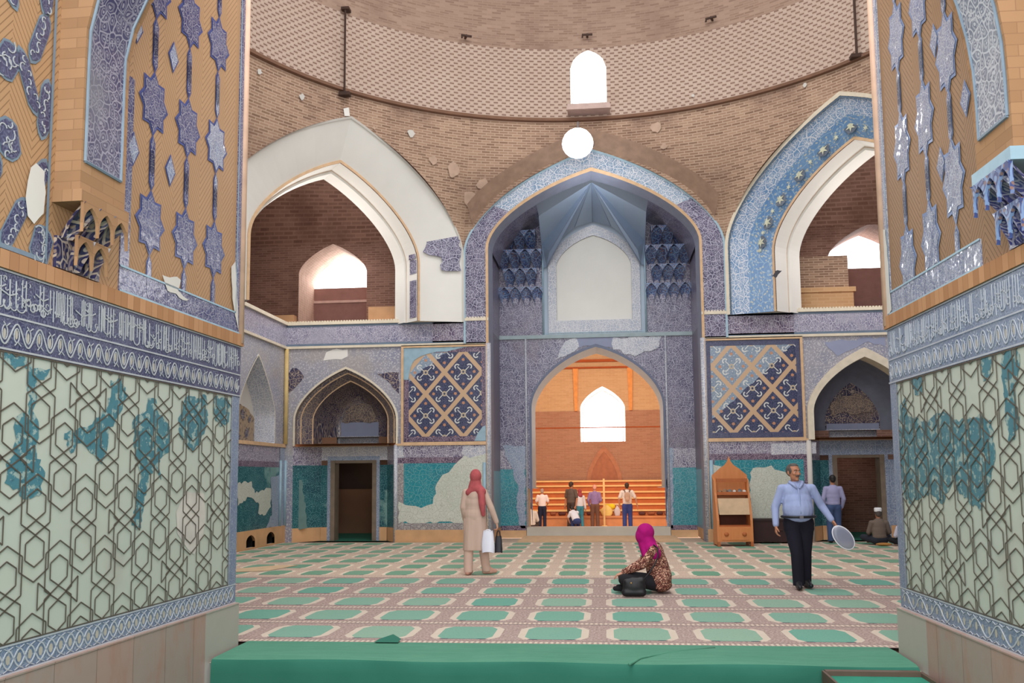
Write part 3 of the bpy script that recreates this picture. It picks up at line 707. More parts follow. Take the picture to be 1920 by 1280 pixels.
    # muqarnas bays
patch(NB, [(942, 836), (986, 836), (986, 990), (978, 990), (968, 950), (972, 920), (962, 880), (952, 862)], 'bluegrey', 'grey_patch', wb, .03, .04, 41)
patch(NB, [(1250, 838), (1262, 840), (1262, 990), (1250, 990)], 'bluegrey', 'grey_patch', wb, .03, .02, 42)
patch(NB, [(1080, 632), (1160, 630), (1150, 652), (1114, 646), (1088, 652), (1078, 645)], 'lilac', 'lilac_fill', wb, .02, .04, 43)
patch(NB, [(1040, 676), (1060, 640), (1080, 632), (1086, 650), (1060, 668)], 'grey_tile', 'pale_mosaic_patch', wb, .022, .04, 44)
patch(NB, [(1150, 632), (1240, 630), (1236, 650), (1190, 668), (1150, 655)], 'grey_tile', 'pale_mosaic_patch', wb, .022, .05, 45)
# doorway edge and jambs
mb = MB(); mb.band(NB, ad, arch(.02, 1.78, dlow, 3.35, 5.03, .28), .03, .03); mb.build('doorway_edge', plain('slate edge tile', (98, 106, 130), .4, .1), wb)
mb = MB()
adj = [(u, max(v, dlow)) for u, v in ad]
mb.band(NB, adj, adj, .03, -1.3); mb.build('doorway_reveal', plain('pale blue white reveal', (206, 220, 228), .5, .05), wb)
mb = MB()
for s in (-1, 1):
    mb.face([NB.pt(s * wlow, 0, .0), NB.pt(s * wlow, 0, -1.3), NB.pt(s * wlow, dlow, -1.3), NB.pt(s * wlow, dlow, 0)])
    mb.face([NB.pt(s * wlow, dlow, .0), NB.pt(s * wlow, dlow, -1.3), NB.pt(s * 1.6, dlow, -1.3), NB.pt(s * 1.6, dlow, 0)])
mb.build('lower_reveal', 'stone_pale', wb)
# threshold step
mb = MB(); mb.box((-wlow + .01, D2 - .12, -.6), (wlow - .01, D2 + .3, .24)); tag(mb.build('trim_1', 'stone_pale'), 'pale stone sill step under the central doorway', None, None, 'structure')
# string line over doorway
mb = MB(); mb.rect(NB, -NW, 5.2, NW, 5.3, .05, 0); mb.build('string_course', plain('green grey moulding', (150, 166, 170), .4), wb)
# upper recess: blind window in the middle
NU = Fr((0, D2 + .1, 0), (1, 0), (0, -1))
wz = dict(cx=.0, w=1.0, z0=5.68, zs=7.1, za=7.98, s=.3)
bo = arch(0, 1.22, 5.32, 7.12, 8.26, .3); bi = arch(**wz)
mb = MB(); mb.plate(NU, [(-NW, 5.3), (-1.22, 5.3)] + bo + [(1.22, 5.3), (NW, 5.3), (NW, 9.6), (-NW, 9.6)]); mb.build('upper_recess_wall', 'pale_blue', wb)
mb = MB(); mb.plate(NU, bo, [bi], .08, -.02); mb.build('blind_window_border', 'grey_tile', wb)
mb = MB(); mb.plate(NU, bi, (), .02); mb.band(NU, bi, bi, .08, .02); mb.build('blind_window_fill', 'plaster', wb)
mb = MB(); ring(mb, NU, (-1.32, 5.3, 1.32, 5.36), .02, .1)
for s in (-1, 1): mb.tube([NU.pt(s * 1.36, 5.3, .12), NU.pt(s * 1.36, 8.2, .12)], .025, 6)
mb.build('blind_window_bead', 'blue_line', wb, True)
# the recess vault: dark mosaic flanks and a fluted pale blue fan over the blind window
top_ = [p for p in arch(0, NW - .06, 7.13, 7.14, 8.9, .40, 24)]
for s in (-1, 1):
    pts = [p for p in top_ if p[0] * s >= 1.30]
    rows = [[(u, D + .34, v) for u, v in pts], [(u, D + 1.3, v) for u, v in pts], [(u, D2 + .1, v) for u, v in pts]]
    mb = MB(); mb.grid(rows, 0, [[(i * .15, k) for i in range(len(pts))] for k in range(3)]); mb.build('vault_flank', 'niche_tile', wb, True)
ap = (0, D + .40, 8.86); K = 9
bo2 = arch(0, 1.25, 7.1, 7.12, 8.30, .3, 4)[1:-1]
base = [(u, D2 - .02 - (.30 if i % 2 else .04), v + .02) for i, (u, v) in enumerate(bo2)]
sc_z = 8.17
mb = MB(); mb2 = MB()
for i in range(len(base) - 1): (mb if i % 2 else mb2).face([ap, base[i], base[i + 1]], [(0, 1), (0, 0), (1, 0)])
for s in (-1, 1):
    e = base[0] if s < 0 else base[-1]; e2 = base[1] if s < 0 else base[-2]
    c1, c2 = (s * 1.36, D + .8, sc_z), (s * 1.36, D2 - .1, 7.75)
    mb.face([ap, c1, c2]); mb2.face([ap, c2, e2]); mb.face([c2, e, e2]); mb2.face([c2, (s * 1.36, D2, 7.1), e])
    mb.face([c1, (s * 1.36, D2 + .1, sc_z), (s * 1.36, D2 + .1, 7.1), (s * 1.36, D2 - .1, 7.5)])
mb.build('fluted_half_dome', 'fan_blue', wb); mb2.build('fluted_half_dome', plain('shaded blue grey flute', (138, 154, 178), .5, .05, 1.4), wb)  # alternate facets coloured darker: flute shading put into the colour
mb = MB()
for i in range(len(base)): mb.tube([ap, base[i]], [.006, .016], 5)
mb.build('half_dome_rib', plain('grey rib line', (120, 132, 152), .5), wb)
for s in (-1, 1):
    mb = MB(); c = Vector((s * .86, D2 - .28, 8.0)); mb.plate(Fr((0, c.y, 0), (1, 0), (0, -1)), [(c.x + .1 * (1 if k % 2 else .5) * math.cos(k * PI / 6), c.z + .15 * (1 if k % 2 else .5) * math.sin(k * PI / 6)) for k in range(12)], (), 0); mb.build('gilt_ornament', plain('dull gold ornament', (150, 138, 96), .5, .2, 9), wb)
# muqarnas: tiers of small arched cells stepping forward on both sides
for s in (-1, 1):
    mb = MB(); a, b = sorted((s * 1.36, s * (NW - .02)))
    mb.rect(NU, a, 5.3, b, 8.4, .06); mb.build('muqarnas_ground', 'niche_tile', wb)
    for tier in range(4):
        z = 6.1 + tier * .47; n = 4; wd = (b - a) / n; fw = .12 + tier * .17
        for k in range(n):
            cx = a + wd * (k + .5 + (.5 if tier % 2 else 0))
            if cx + wd * .5 > b + .02: continue
            rows, uvs = [], []
            for j in range(6):
                t = j / 5; hw = wd * .5 * (1 - .0 * t) * (.35 + .65 * min(1, t * 1.6)); row = []; uvr = []
                for i in range(7):
                    ph = PI * i / 6
                    row.append(NU.pt(cx - math.cos(ph) * hw, z + .46 * t, .06 + fw * (t ** 1.4) + .04 - math.sin(ph) * wd * .42 * (1 - .55 * t))); uvr.append((k + i * .05, z + t * .5))
                rows.append(row); uvs.append(uvr)
            # pointed hood over the cell
            mb = MB(); mb.grid(rows, 0, uvs)
            hood = arch(cx, wd * .5, z + .28, z + .3, z + .5, .5, 5); oo = .1 + fw
            mb.plate(NU, [(cx - wd * .5, z + .3), (cx - wd * .5, z + .5), (cx + wd * .5, z + .5), (cx + wd * .5, z + .3)] + hood[-2:0:-1], (), oo, oo - .06)
            mb.face([NU.pt(cx - wd * .5, z + .5, .05), NU.pt(cx + wd * .5, z + .5, .05), NU.pt(cx + wd * .5, z + .5, oo), NU.pt(cx - wd * .5, z + .5, oo)])
            mb.build('muqarnas_cell', 'muq', wb)
# ---------------------------------------------------------------- diagonal arches of the upper storey
wu = struct('wall_upper', 'upper arches and brick zone carrying the dome')
LF = 2 * FA; cF = LF / 2
ZB = 5.33
DO = arch(cF, 3.14, ZB, 6.95, 9.74, .42); DI = arch(cF, 2.18, ZB, 6.75, 8.86, .42)
DM = arch(cF, 2.68, ZB, 6.85, 9.30, .42); OI = -.45; OM = -.19
for fr_, left in ((FL, True), (FRR, False)):
    if left:
        mb = MB(); mb.band(fr_, DO, DI, .06, OI); mb.band(fr_, DO, DO, .06, -.1); mb.build('white_arch_face', 'plaster', wu)
        mb = MB(); mb.band(fr_, DO, arch(cF, 3.10, ZB, 6.95, 9.69, .42), .08, .06); mb.band(fr_, DO, DO, .08, .0); mb.build('arch_outer_bead', 'plaster_grey', wu)
    else:
        mb = MB(); mb.band(fr_, DO, DM, .06, OM); mb.band(fr_, DO, DO, .06, -.1); mb.build('script_arch_face', 'right_arch', wu)
        mb = MB(); mb.band(fr_, DM, DI, OM, OI); mb.build('flower_arch_face', 'right_arch_in', wu)
        mb = MB(); mb.band(fr_, DO, arch(cF, 3.06, ZB, 6.95, 9.65, .42), .09, .07); mb.band(fr_, DO, DO, .09, 0); mb.build('arch_outer_bead', 'cream_line', wu)
        mb = MB(); mb.band(fr_, arch(cF, 3.05, ZB, 6.95, 9.64, .42), arch(cF, 3.02, ZB, 6.95, 9.61, .42), .065, .055); mb.build('arch_dark_line', plain('dark slate line', (86, 104, 122), .4), wu)
        mb = MB(); mbd = MB()
        fm = arch(cF, 2.42, ZB, 6.8, 9.06, .42, 11)
        for i in range(1, len(fm) - 1):
            u, v = fm[i]; big = i % 2 == 0; r = .13 if big else .07; o_ = OM + (OI - OM) * .52 + .02
            if big: mbd.plate(fr_, [(u + r * 1.25 * math.cos(k * PI / 4 + .3), v + r * 1.25 * math.sin(k * PI / 4 + .3)) for k in range(8)], (), o_)
            mb.plate(fr_, [(u + r * (1 if k % 2 else .4) * math.cos(k * PI / 6), v + r * (1 if k % 2 else .4) * math.sin(k * PI / 6)) for k in range(12)], (), o_ + .012)
        mbd.build('flower_ground', plain('dark slate tile', (92, 100, 112), .4, .3, 12), wu)
        mb.build('flower_boss', plain('cream flower tile', (196, 196, 170), .4, .2, 12), wu)
    # moulded white soffit in steps
    e1 = arch(cF, 2.12, ZB, 6.74, 8.79, .42)
    mb = MB(); mb.band(fr_, DI, e1, OI + .03, OI + .03); mb.band(fr_, DI, DI, OI + .03, OI - .02); mb.build('arch_inner_bead', 'tan_line', wu)
    s1 = arch(cF, 2.08, ZB, 6.73, 8.74, .42); s2 = arch(cF, 2.02, ZB, 6.72, 8.66, .42); s3 = arch(cF, 1.99, ZB, 6.7, 8.62, .42)
    mb = MB()
    mb.band(fr_, e1, s1, OI, -.86); mb.band(fr_, s1, s2, -.86, -.88); mb.band(fr_, s2, s3, -.88, -1.25); mb.build('white_arch_soffit', 'plaster', wu)
    mb = MB(); mb.band(fr_, arch(cF, 2.075, ZB, 6.73, 8.735, .42), arch(cF, 2.055, ZB, 6.73, 8.71, .42), -.85, -.853); mb.build('soffit_shadow_line', plain('thin tan shadow line', (206, 184, 164), .6), wu)  # tan band painted as the step's shadow line, nothing is cut in
# fragments on the white arch
def on_splay(pxl, mat, name, seed):
    """a mosaic fragment lying on the splayed face of the white arch, beside its right foot"""
    fo = lambda u: .06 + (OI - .06) * min(1, max(0, (u - .04) / .96)) + .07
    pts = []
    for x, y in pxl:
        o_ = -.1
        for _ in range(6): u, v = FL.px(x, y, o_); o_ = fo(u)
        pts.append((u, v))
    pts = ragged(pts, .1, .04, seed); mb = MB()
    tr = tessellate_polygon([[Vector((u, v, 0)) for u, v in pts]])
    for t in tr:
        t = list(t); mb.face([FL.pt(*pts[i], fo(pts[i][0])) for i in t], [pts[i] for i in t])
    return mb.build(name, mat, wu)
on_splay([(793, 472), (800, 450), (812, 434), (830, 429), (852, 430), (862, 445), (865, 508), (828, 506), (827, 482), (805, 478)], 'frame_purple', 'dark_mosaic_fragment', 51)
mb = MB()
for k in range(5):
    t = 5.42 + k * .36; h_ = .36 if k != 2 else .2
    w0, w1 = 2.115 + .02, 2.085 + .02
    if k == 4: w0 -= .03; w1 -= .03
    q = [FL.pt(cF - w0 + .025, t, OI - .02), FL.pt(cF - w1 + .025, t, -.72), FL.pt(cF - w1 + .025, t + h_, -.72), FL.pt(cF - w0 + .025, t + h_, OI - .02)]
    mb.face(q, [(0, t), (.3, t), (.3, t + .36), (0, t + .36)])
mb.build('soffit_mosaic_fragment', 'frame_purple', wu)
patch(FL, [(640, 206), (650, 204), (652, 220), (642, 220)], 'plaster', 'plaster_patch', wu, .1, .01, 52)
mb = MB(); mb.plate(FRR, ragged([FRR.px(1466, 524, -.3), FRR.px(1478, 510, -.3), FRR.px(1470, 509, -.3), FRR.px(1458, 520, -.3)], .05, .02, 4), (), -.05); mb.build('dark_chip', plain('dark chip', (70, 70, 76), .6), wu)
# ---------------------------------------------------------------- brick zone between the arches and the dome ring
YC, RR, ZR, ZD = 13.8, 7.62, 10.30, 12.12
def ringpt(th, r, z): return (r * math.cos(th), YC + r * math.sin(th), z)
facets = [(Fr((FA, D, 0), (-1, 0), (0, -1)), arch(FA, 3.17, ZF0, 7.05, 9.55, .40), (FA, D)), (FL, DO, None), (FRR, DO, None)]
mb = MB()
for fr_, con, _ in facets:
    NV = 12; rows = []
    cols = []
    top = con[1:-1]
    us = [0.0] + [p[0] for p in top] + [LF]; zs_ = [top[0][1]] + [p[1] for p in top] + [top[-1][1]]
    for u, zb in zip(us, zs_):
        f = Vector(fr_.pt(u, 0)); th = math.atan2(f.y - YC, f.x); col = []
        for j in range(NV + 1):
            z = zb + (ZR - zb) * j / NV
            k = max(0, min(1, (z - 6.9) / (ZR - 6.9))); k = k * k * (3 - 2 * k)
            q = Vector((f.x, f.y)).lerp(Vector(ringpt(th, RR, 0)[:2]), k)
            col.append((q.x, q.y, z))
        cols.append(col)
    uvs = [[(us[i], cols[i][j][2]) for i in range(len(us))] for j in range(NV + 1)]
    mb.grid([[cols[i][j] for i in range(len(us))] for j in range(NV + 1)], 0, uvs)
mb.build('brick_zone', 'brick', wu, True)
for s in (-1, 1):
    S_f = Fr((s * (HW + .02), 0, 0), (0, 1), (-s, 0)); mb = MB()
    mb.plate(S_f, [(8.2, ZF1 - .06), (17.02, ZF1 - .06), (17.02, ZR + .02), (8.2, ZR + .02)], [arch(13.8, 2.2, ZF1, 6.75, 8.86, .42)]); mb.build('side_brick_wall', 'brick', wu)
    mb = MB(); mb.band(S_f, arch(13.8, 2.2, ZF1, 6.75, 8.86, .42), arch(13.8, 2.2, ZF1, 6.75, 8.86, .42), .02, -.5); mb.plate(S_f, arch(13.8, 2.2, ZF1, 6.75, 8.86, .42), (), -.5); mb.build('side_blind_arch', 'plaster', wu)
# brick voussoir ring around the central arch
mb = MB(); VO = arch(0, 3.2, ZF0, 7.05, 9.95, .40)
rows = []
i0 = 7
for k, (u, v) in enumerate(VO):
    pass
mb.band(BW, [(u, v) for u, v in arch(0, 3.24, 7.4, 7.5, 9.86, .40)][5:-5], arch(0, 3.17, 7.0, 7.05, 9.55, .40)[5:-5], .60, .05)
mb.build('brick_voussoirs', plain('plain tan brick arch', (160, 130, 110), .85, .16, 5), wu)
# pale scars on the brickwork
def scar(px, r, sd):
    rn = random.Random(sd); d = plane_pt(px[0], px[1], (0, 0, 9.6 if px[1] > 180 else 10.1), (0, 0, 1))
    o = Vector(d); th = math.atan2(o.y - YC, o.x); c = Vector((math.cos(th), math.sin(th), 0)); t = Vector((-c.y, c.x, 0))
    return o, c, t
# ---------------------------------------------------------------- drum and dome
ce = struct('ceiling', 'brick dome over the hall with a pale brick drum')
T0, T1 = math.radians(-18), math.radians(198); NT = 72
ths = [T0 + (T1 - T0) * i / NT for i in range(NT + 1)]
def ring_rows(prof, ths, ul=0):
    rows, uvs = [], []
    for r, z, v in prof:
        rows.append([ringpt(t, r, z) for t in ths]); uvs.append([(t * RR, v) for t in ths])
    return rows, uvs
# drum with the window opening cut out
wx0 = at_y(1070, 200, 21.4); wx1 = at_y(1138, 200, 21.4); wz1 = at_y(1103, 92, 21.4).z; wz0 = at_y(1103, 204, 21.4).z
wc = (wx0.x + wx1.x) / 2; ww = (wx1.x - wx0.x) / 2
tw = math.asin(ww / RR); tc = PI / 2 - math.asin(wc / RR)
mb = MB()
for a0, a1 in ((T0, tc - tw), (tc + tw, T1)):
    tt = [a0 + (a1 - a0) * i / 36 for i in range(37)]
    rows, uvs = ring_rows([(RR, ZR, ZR), (RR, ZD, ZD)], tt); mb.grid(rows, 0, uvs)
tt = [tc - tw + 2 * tw * i / 12 for i in range(13)]
wa = [wz1 - .02 - (wz1 - wz0) * .30 * (1 - math.sqrt(max(0, 1 - ((i - 6) / 6) ** 2)) * .75 - .25 * (1 - abs(i - 6) / 6)) for i in range(13)]
rows, uvs = ring_rows([(RR, ZR, ZR), (RR, wz0, wz0)], tt); mb.grid(rows, 0, uvs)
mb.grid([[ringpt(t, RR, z) for t, z in zip(tt, wa)], [ringpt(t, RR, max(z, ZD)) for t, z in zip(tt, wa)]], 0, [[(t * RR, z) for t, z in zip(tt, wa)], [(t * RR, ZD) for t in tt]])
mb.build('drum', 'drum', ce, True)
rows, uvs = ring_rows([(RR + .02, ZR - .06, 0), (RR - .09, ZR - .05, .1), (RR - .09, ZR + .02, .16), (RR + .02, ZR + .03, .25)], ths)
mb = MB(); mb.grid(rows, 0, uvs); mb.build('drum_ledge', plain('dark brick ledge', (120, 88, 70), .9, .15, 3), ce)
prof = []
for j in range(15):
    a = PI / 2 * j / 14; prof.append((RR * math.cos(a) + .0, ZD + 6.6 * math.sin(a), ZD + 9.5 * a / (PI / 2) * 1.2))
prof[0] = (RR, ZD, ZD); prof[-1] = (.05, ZD + 6.6, ZD + 11)
rows, uvs = ring_rows(prof, ths); mb = MB(); mb.grid(rows, 0, uvs); mb.build('dome', 'brick_dome', ce, True)
WG = glow('overexposed daylight', (255, 255, 255), 6)
def window(n, label, build):
    w = struct('window_%d' % n, label); build(w); return w
def drum_win(w):
    # splayed white reveal and daylight pane
    inn = [ringpt(t, RR, z) for t, z in zip(tt, wa)]
    loop = [ringpt(tt[0], RR, wz0)] + inn + [ringpt(tt[-1], RR, wz0)]
    lo2 = [(x, y + .75, z + (.02 if z > wz0 else 0)) for x, y, z in loop]
    mb = MB(); mb.grid([loop, lo2], 0, None, True); mb.build('window_reveal', 'plaster', w)
    mb = MB(); mb.face(lo2); mb.build('pane', WG, w)
    y = lo2[0][1] - .12; cxx = wc; z_ = wz0 + (wz1 - wz0) * .60
    mb = MB(); arcp = [(cxx + ww * .95 * math.cos(a), y, z_ + ww * .55 * math.sin(a)) for a in [PI * k / 12 for k in range(13)]]
    mb.tube(arcp, .018, 6); mb.tube([(cxx - ww * .95, y, z_), (cxx - ww * .95, y, wz0)], .018, 6); mb.tube([(cxx + ww * .95, y, z_), (cxx + ww * .95, y, wz0)], .018, 6)
    mb.build('window_frame', plain('pale metal frame', (206, 204, 206), .5), w)
    mb = MB(); mb.box((cxx - ww * 1.15, D - .5, wz0 - .16), (cxx + ww * 1.15, D + .3, wz0 - .02)); mb.build('window_sill', plain('pale brown sill', (186, 160, 150), .7, .1), w)
window(1, 'bright arched window in the dome drum', drum_win)
# ---------------------------------------------------------------- galleries behind the diagonal arches
wg = struct('wall_gallery', 'brick gallery rooms seen through the upper diagonal arches')
YG = 22.9
for s in (-1, 1):
    G_ = Fr((0, YG, 0), (1, 0), (0, -1))
    if s < 0:
        op = arch(-6.93, .93, 5.55, 7.0, 7.80, .45); xa, xb = -10.2, -2.6
    else:
        op = arch(7.05, 1.15, 5.42, 6.95, 7.86, .45); xa, xb = 2.6, 10.2
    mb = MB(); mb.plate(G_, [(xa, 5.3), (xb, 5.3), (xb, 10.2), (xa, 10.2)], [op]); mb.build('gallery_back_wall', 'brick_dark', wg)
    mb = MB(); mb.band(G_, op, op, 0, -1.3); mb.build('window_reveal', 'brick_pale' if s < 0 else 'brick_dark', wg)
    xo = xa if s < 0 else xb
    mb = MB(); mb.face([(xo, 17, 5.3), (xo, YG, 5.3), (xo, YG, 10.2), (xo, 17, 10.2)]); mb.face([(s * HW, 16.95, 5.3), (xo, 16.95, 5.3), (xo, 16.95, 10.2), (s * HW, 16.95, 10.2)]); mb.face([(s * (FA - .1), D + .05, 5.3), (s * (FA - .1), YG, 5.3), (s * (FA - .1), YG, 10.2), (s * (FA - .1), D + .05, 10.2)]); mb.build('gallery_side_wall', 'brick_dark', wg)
    # low vault of the gallery, rising from the back wall towards the arch
    mb = MB(); rows, uvs = [], []
    for k in range(8):
        t = k / 7; z = 10.0 - 2.2 * (t ** 2.2)
        f0 = Vector((s * (FA - .05), D + .08)); f1 = Vector((s * HW, 17.0)); b0 = Vector((s * (FA - .05), YG)); b1 = Vector((xo, YG))
        row, ur = [], []
        for i in range(9):
            q = f0.lerp(f1, i / 8).lerp(b0.lerp(b1, i / 8), t); row.append((q.x, q.y, z)); ur.append((i * .8, t * 3))
        rows.append(row); uvs.append(ur)
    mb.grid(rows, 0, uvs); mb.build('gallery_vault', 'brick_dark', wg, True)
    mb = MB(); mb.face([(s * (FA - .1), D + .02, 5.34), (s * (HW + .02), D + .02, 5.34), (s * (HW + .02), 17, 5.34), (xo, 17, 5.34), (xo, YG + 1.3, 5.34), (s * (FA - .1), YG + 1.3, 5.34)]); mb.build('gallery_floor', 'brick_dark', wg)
    mb = MB()
    if s < 0:
        mb.box((xa, YG - .25, 5.32), (-7.9, YG, 5.86)); mb.box((-5.9, YG - .2, 5.32), (-2.6, YG, 6.02)); mb.box((-6.9, YG - .5, 5.32), (-3, YG - .2, 5.6))
    else:
        mb.box((5.0, YG - .25, 5.32), (6.42, YG, 6.05)); mb.box((4.9, YG - .3, 6.05), (6.47, YG, 6.17))
    mb.build('gallery_ledge', 'stone_tan' if s < 0 else 'orange', wg)
    if s > 0:
        mb = MB(); mb.rect(G_, 5.0, 6.17, 6.35, 7.0, .12, 0); mb.build('brick_pier', 'brick', wg)
    # the infill below the window opening and the pane
    mb = MB(); B_ = Fr((0, YG + 1.3, 0), (1, 0), (0, -1))
    if s < 0: mb.rect(B_, -8.2, 5.3, -5.6, 6.88); wr = [(-7.95, 6.88), (-6.33, 6.88), (-6.33, 7.5), (-6.5, 7.8), (-7.1, 8.15), (-7.6, 7.9), (-7.95, 7.5)]
    else: mb.rect(B_, 5.6, 5.3, 8.4, 6.98); wr = [(6.52, 6.98), (8.0, 6.98), (8.0, 7.6), (7.6, 8.1), (7.1, 7.9), (6.52, 7.55)]
    mb.build('window_infill', plain('pink brown infill wall', (150, 112, 104), .85, .1), wg)
    if s < 0:
        mb = MB(); mb.rect(B_, -7.9, 6.45, -6.0, 6.52, .05, 0); mb.build('window_ledge', plain('pale ledge line', (206, 176, 166), .8), wg)
    w = struct('window_%d' % (2 if s < 0 else 3), ('bright arched window inside the left upper gallery', 'bright window inside the right upper gallery beside the near pier')[s > 0])
    mb = MB(); o2 = [(u, v if v > 6.0 else 6.88) for u, v in op]; mb.plate(B_, o2, (), -.02); mb.build('pane', WG, w)
# ---------------------------------------------------------------- sanctuary beyond the doorway
ws = struct('wall_sanctuary', 'orange lit brick sanctuary beyond the central doorway')
YS = 41.0
S_ = Fr((0, YS, 0), (1, 0), (0, -1))
pz = lambda x, y: (at_y(x, y, YS).x, at_y(x, y, YS).z)
wl0, wz_ = pz(1089, 828); wl1, _ = pz(1173, 828); _, wtop = pz(1131, 724); _, wsp = pz(1131, 765)
sc_ = (wl0 + wl1) / 2; sw = (wl1 - wl0) / 2; seam = pz(1120, 770)[1]
so = arch(sc_, sw, wz_, wsp, wtop, .45)
cut = [(u, v) for u, v in so]
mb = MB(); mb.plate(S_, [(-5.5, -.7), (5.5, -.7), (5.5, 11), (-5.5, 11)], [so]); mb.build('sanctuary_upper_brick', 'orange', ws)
mb = MB(); si = [k for k, p in enumerate(so) if p[1] < seam]
mb.plate(S_, [(-5.5, -.7), (sc_ - sw - .001, -.7)] + [(sc_ - sw - .001, wz_ - .0)], (), .03) if False else None
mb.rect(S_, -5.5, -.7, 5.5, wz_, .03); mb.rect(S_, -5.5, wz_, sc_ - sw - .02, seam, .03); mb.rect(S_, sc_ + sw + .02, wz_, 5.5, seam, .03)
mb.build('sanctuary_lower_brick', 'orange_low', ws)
mb = MB(); z_ = pz(1120, 801)[1]
mb.rect(S_, -5.5, z_ - .03, 5.5, z_ + .02, .05)
zt = pz(1120, 676)[1]; mb.rect(S_, -5.5, zt - .06, 5.5, zt + .05, .15, 0); mb.rect(S_, -5.5, zt - .36, 5.5, zt - .28, .1, 0)
mb.build('brick_course_line', plain('rust brick course', (172, 82, 36), .8), ws)
mb = MB()
for x in (1079, 1181):
    c = pz(x, 700)[0]; mb.plate(S_, [(c - .07, seam), (c + .07, seam), (c + .12, zt - .36), (c - .12, zt - .36)], (), .12, 0)
mb.build('brick_rib', plain('light orange rib', (232, 152, 84), .8), ws)
nc, nz_ = pz(1133, 884); _, nt = pz(1133, 835)
no = arch(nc, .78, .4, nz_ - .3, nt, .5); ni = arch(nc, .60, .4, nz_ - .35, nt - .28, .5)
mb = MB(); mb.band(S_, no, ni, .10, .06); mb.band(S_, no, no, .10, 0); mb.build('prayer_niche_arch', plain('rust niche arch', (186, 124, 92), .8), ws)
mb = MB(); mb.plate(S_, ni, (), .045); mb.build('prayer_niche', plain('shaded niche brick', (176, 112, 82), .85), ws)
w4 = struct('window_4', 'bright arched window in the orange sanctuary wall')
mb = MB(); mb.band(S_, so, so, .0, -.5); mb.build('window_reveal', 'plaster', w4)
Sb = Fr((0, YS + .5, 0), (1, 0), (0, -1)); mb = MB(); mb.plate(Sb, [(u * 1.0, v) for u, v in so]); mb.build('pane', WG, w4)
mb = MB(); so2 = arch(sc_, sw * .93, wz_, wsp + .02, wtop - .1, .45); mb.band(Sb, so2, arch(sc_, sw * .88, wz_, wsp, wtop - .2, .45), .06, .06); mb.build('window_frame', plain('pale metal frame', (206, 204, 206), .5), w4)
# vault and side walls
mb = MB()
for s in (-1, 1): mb.face([(s * 5.3, D2 + 1.3, -.6), (s * 5.3, YS, -.6), (s * 5.3, YS, 9.5), (s * 5.3, D2 + 1.3, 9.5)])
mb.face([(-5.3, D2 + 1.3, 9.5), (5.3, D2 + 1.3, 9.5), (5.3, YS, 9.5), (-5.3, YS, 9.5)])
mb.build('sanctuary_side_wall', 'orange', ws)

# ================================================================== NEAR PIERS
def clipseg(a, b, r):
    (x0, y0), (x1, y1) = a, b; t0, t1 = 0.0, 1.0; dx, dy = x1 - x0, y1 - y0
    for p, q in ((-dx, x0 - r[0]), (dx, r[2] - x0), (-dy, y0 - r[1]), (dy, r[3] - y0)):
        if abs(p) < 1e-12:
            if q < 0: return None
        else:
            t = q / p
            if p < 0: t0 = max(t0, t)
            else: t1 = min(t1, t)
    if t0 >= t1: return None
    return (x0 + dx * t0, y0 + dy * t0), (x0 + dx * t1, y0 + dy * t1)
def script_strokes(mb, fr, u0, u1, v0, v1, o, seed):
    """tall upright strokes, bowls and loops of an inscription band"""
    rn = random.Random(seed); u = u0; H = v1 - v0
    while u < u1 - .12:
        k = rn.random()
        if k < .38:
            n = rn.choice((1, 2, 2, 3))
            for i in range(n): mb.strip(fr, [(u + i * .034, v0 + H * rn.uniform(.05, .3)), (u + i * .034 + .004, v0 + H * .94)], .0062, o)
            u += n * .034 + .012
        elif k < .62:
            w = rn.uniform(.05, .1); c = v0 + H * rn.uniform(.12, .22)
            mb.strip(fr, [(u + w / 2 - w / 2 * math.cos(a), c + H * .13 - H * .2 * math.sin(a)) for a in [PI * j / 8 for j in range(9)]], .007, o)
            if rn.random() < .6: mb.strip(fr, [(u + w, c + H * .13), (u + w + .006, v0 + H * .9)], .008, o)
            u += w * .8
        elif k < .8:
            r = rn.uniform(.014, .024); cy = v0 + H * rn.uniform(.2, .45)
            mb.strip(fr, [(u + r + r * math.cos(a), cy + r * math.sin(a)) for a in [2 * PI * j / 9 for j in range(10)]], .008, o)
            u += r * 2
        else:
            w = rn.uniform(.08, .18); y = v0 + H * rn.uniform(.35, .75)
            mb.strip(fr, [(u, y), (u + w * .4, y - H * .1), (u + w, y + H * .03)], .008, o)
            u += w * .35
    # spirals behind the letters
    for i in range(int((u1 - u0) / .06)):
        cu = u0 + rn.random() * (u1 - u0 - .05) + .02; cv = v0 + H * rn.uniform(.12, .88); r = rn.uniform(.008, .02); a0 = rn.random() * 6
        mb.strip(fr, [(cu + r * (1 - j * .08) * math.cos(a0 + j * .6), cv + r * (1 - j * .08) * math.sin(a0 + j * .6)) for j in range(7)], .0045, o)
def scroll(mb, mbl, fr, u0, u1, v0, v1, o, pitch):
    """leaf scroll: a waving stem with an oval leaf in every bend"""
    n = int((u1 - u0) / pitch); p = (u1 - u0) / n; vm = (v0 + v1) / 2; H = (v1 - v0)
    for i in range(n):
        c = u0 + p * (i + .5); up = 1 if i % 2 else -1
        pts = [(c - p * .5 + p * j / 10, vm + up * H * .36 * math.sin(PI * j / 10)) for j in range(11)]
        mb.strip(fr, pts, .009, o)
        mb.strip(fr, [(c + p * .22 * math.cos(a), vm - up * H * .02 + H * .24 * math.sin(a)) for a in [2 * PI * j / 12 for j in range(13)]], .006, o)
        mbl.plate(fr, [(c + p * .12 * math.cos(a), vm + up * H * .02 + H * .17 * math.sin(a)) for a in [2 * PI * j / 10 for j in range(10)]], (), o)
        mb.strip(fr, [(c - p * .4, vm - up * H * .34), (c - p * .1, vm - up * H * .22), (c + p * .15, vm - up * H * .36)], .006, o)
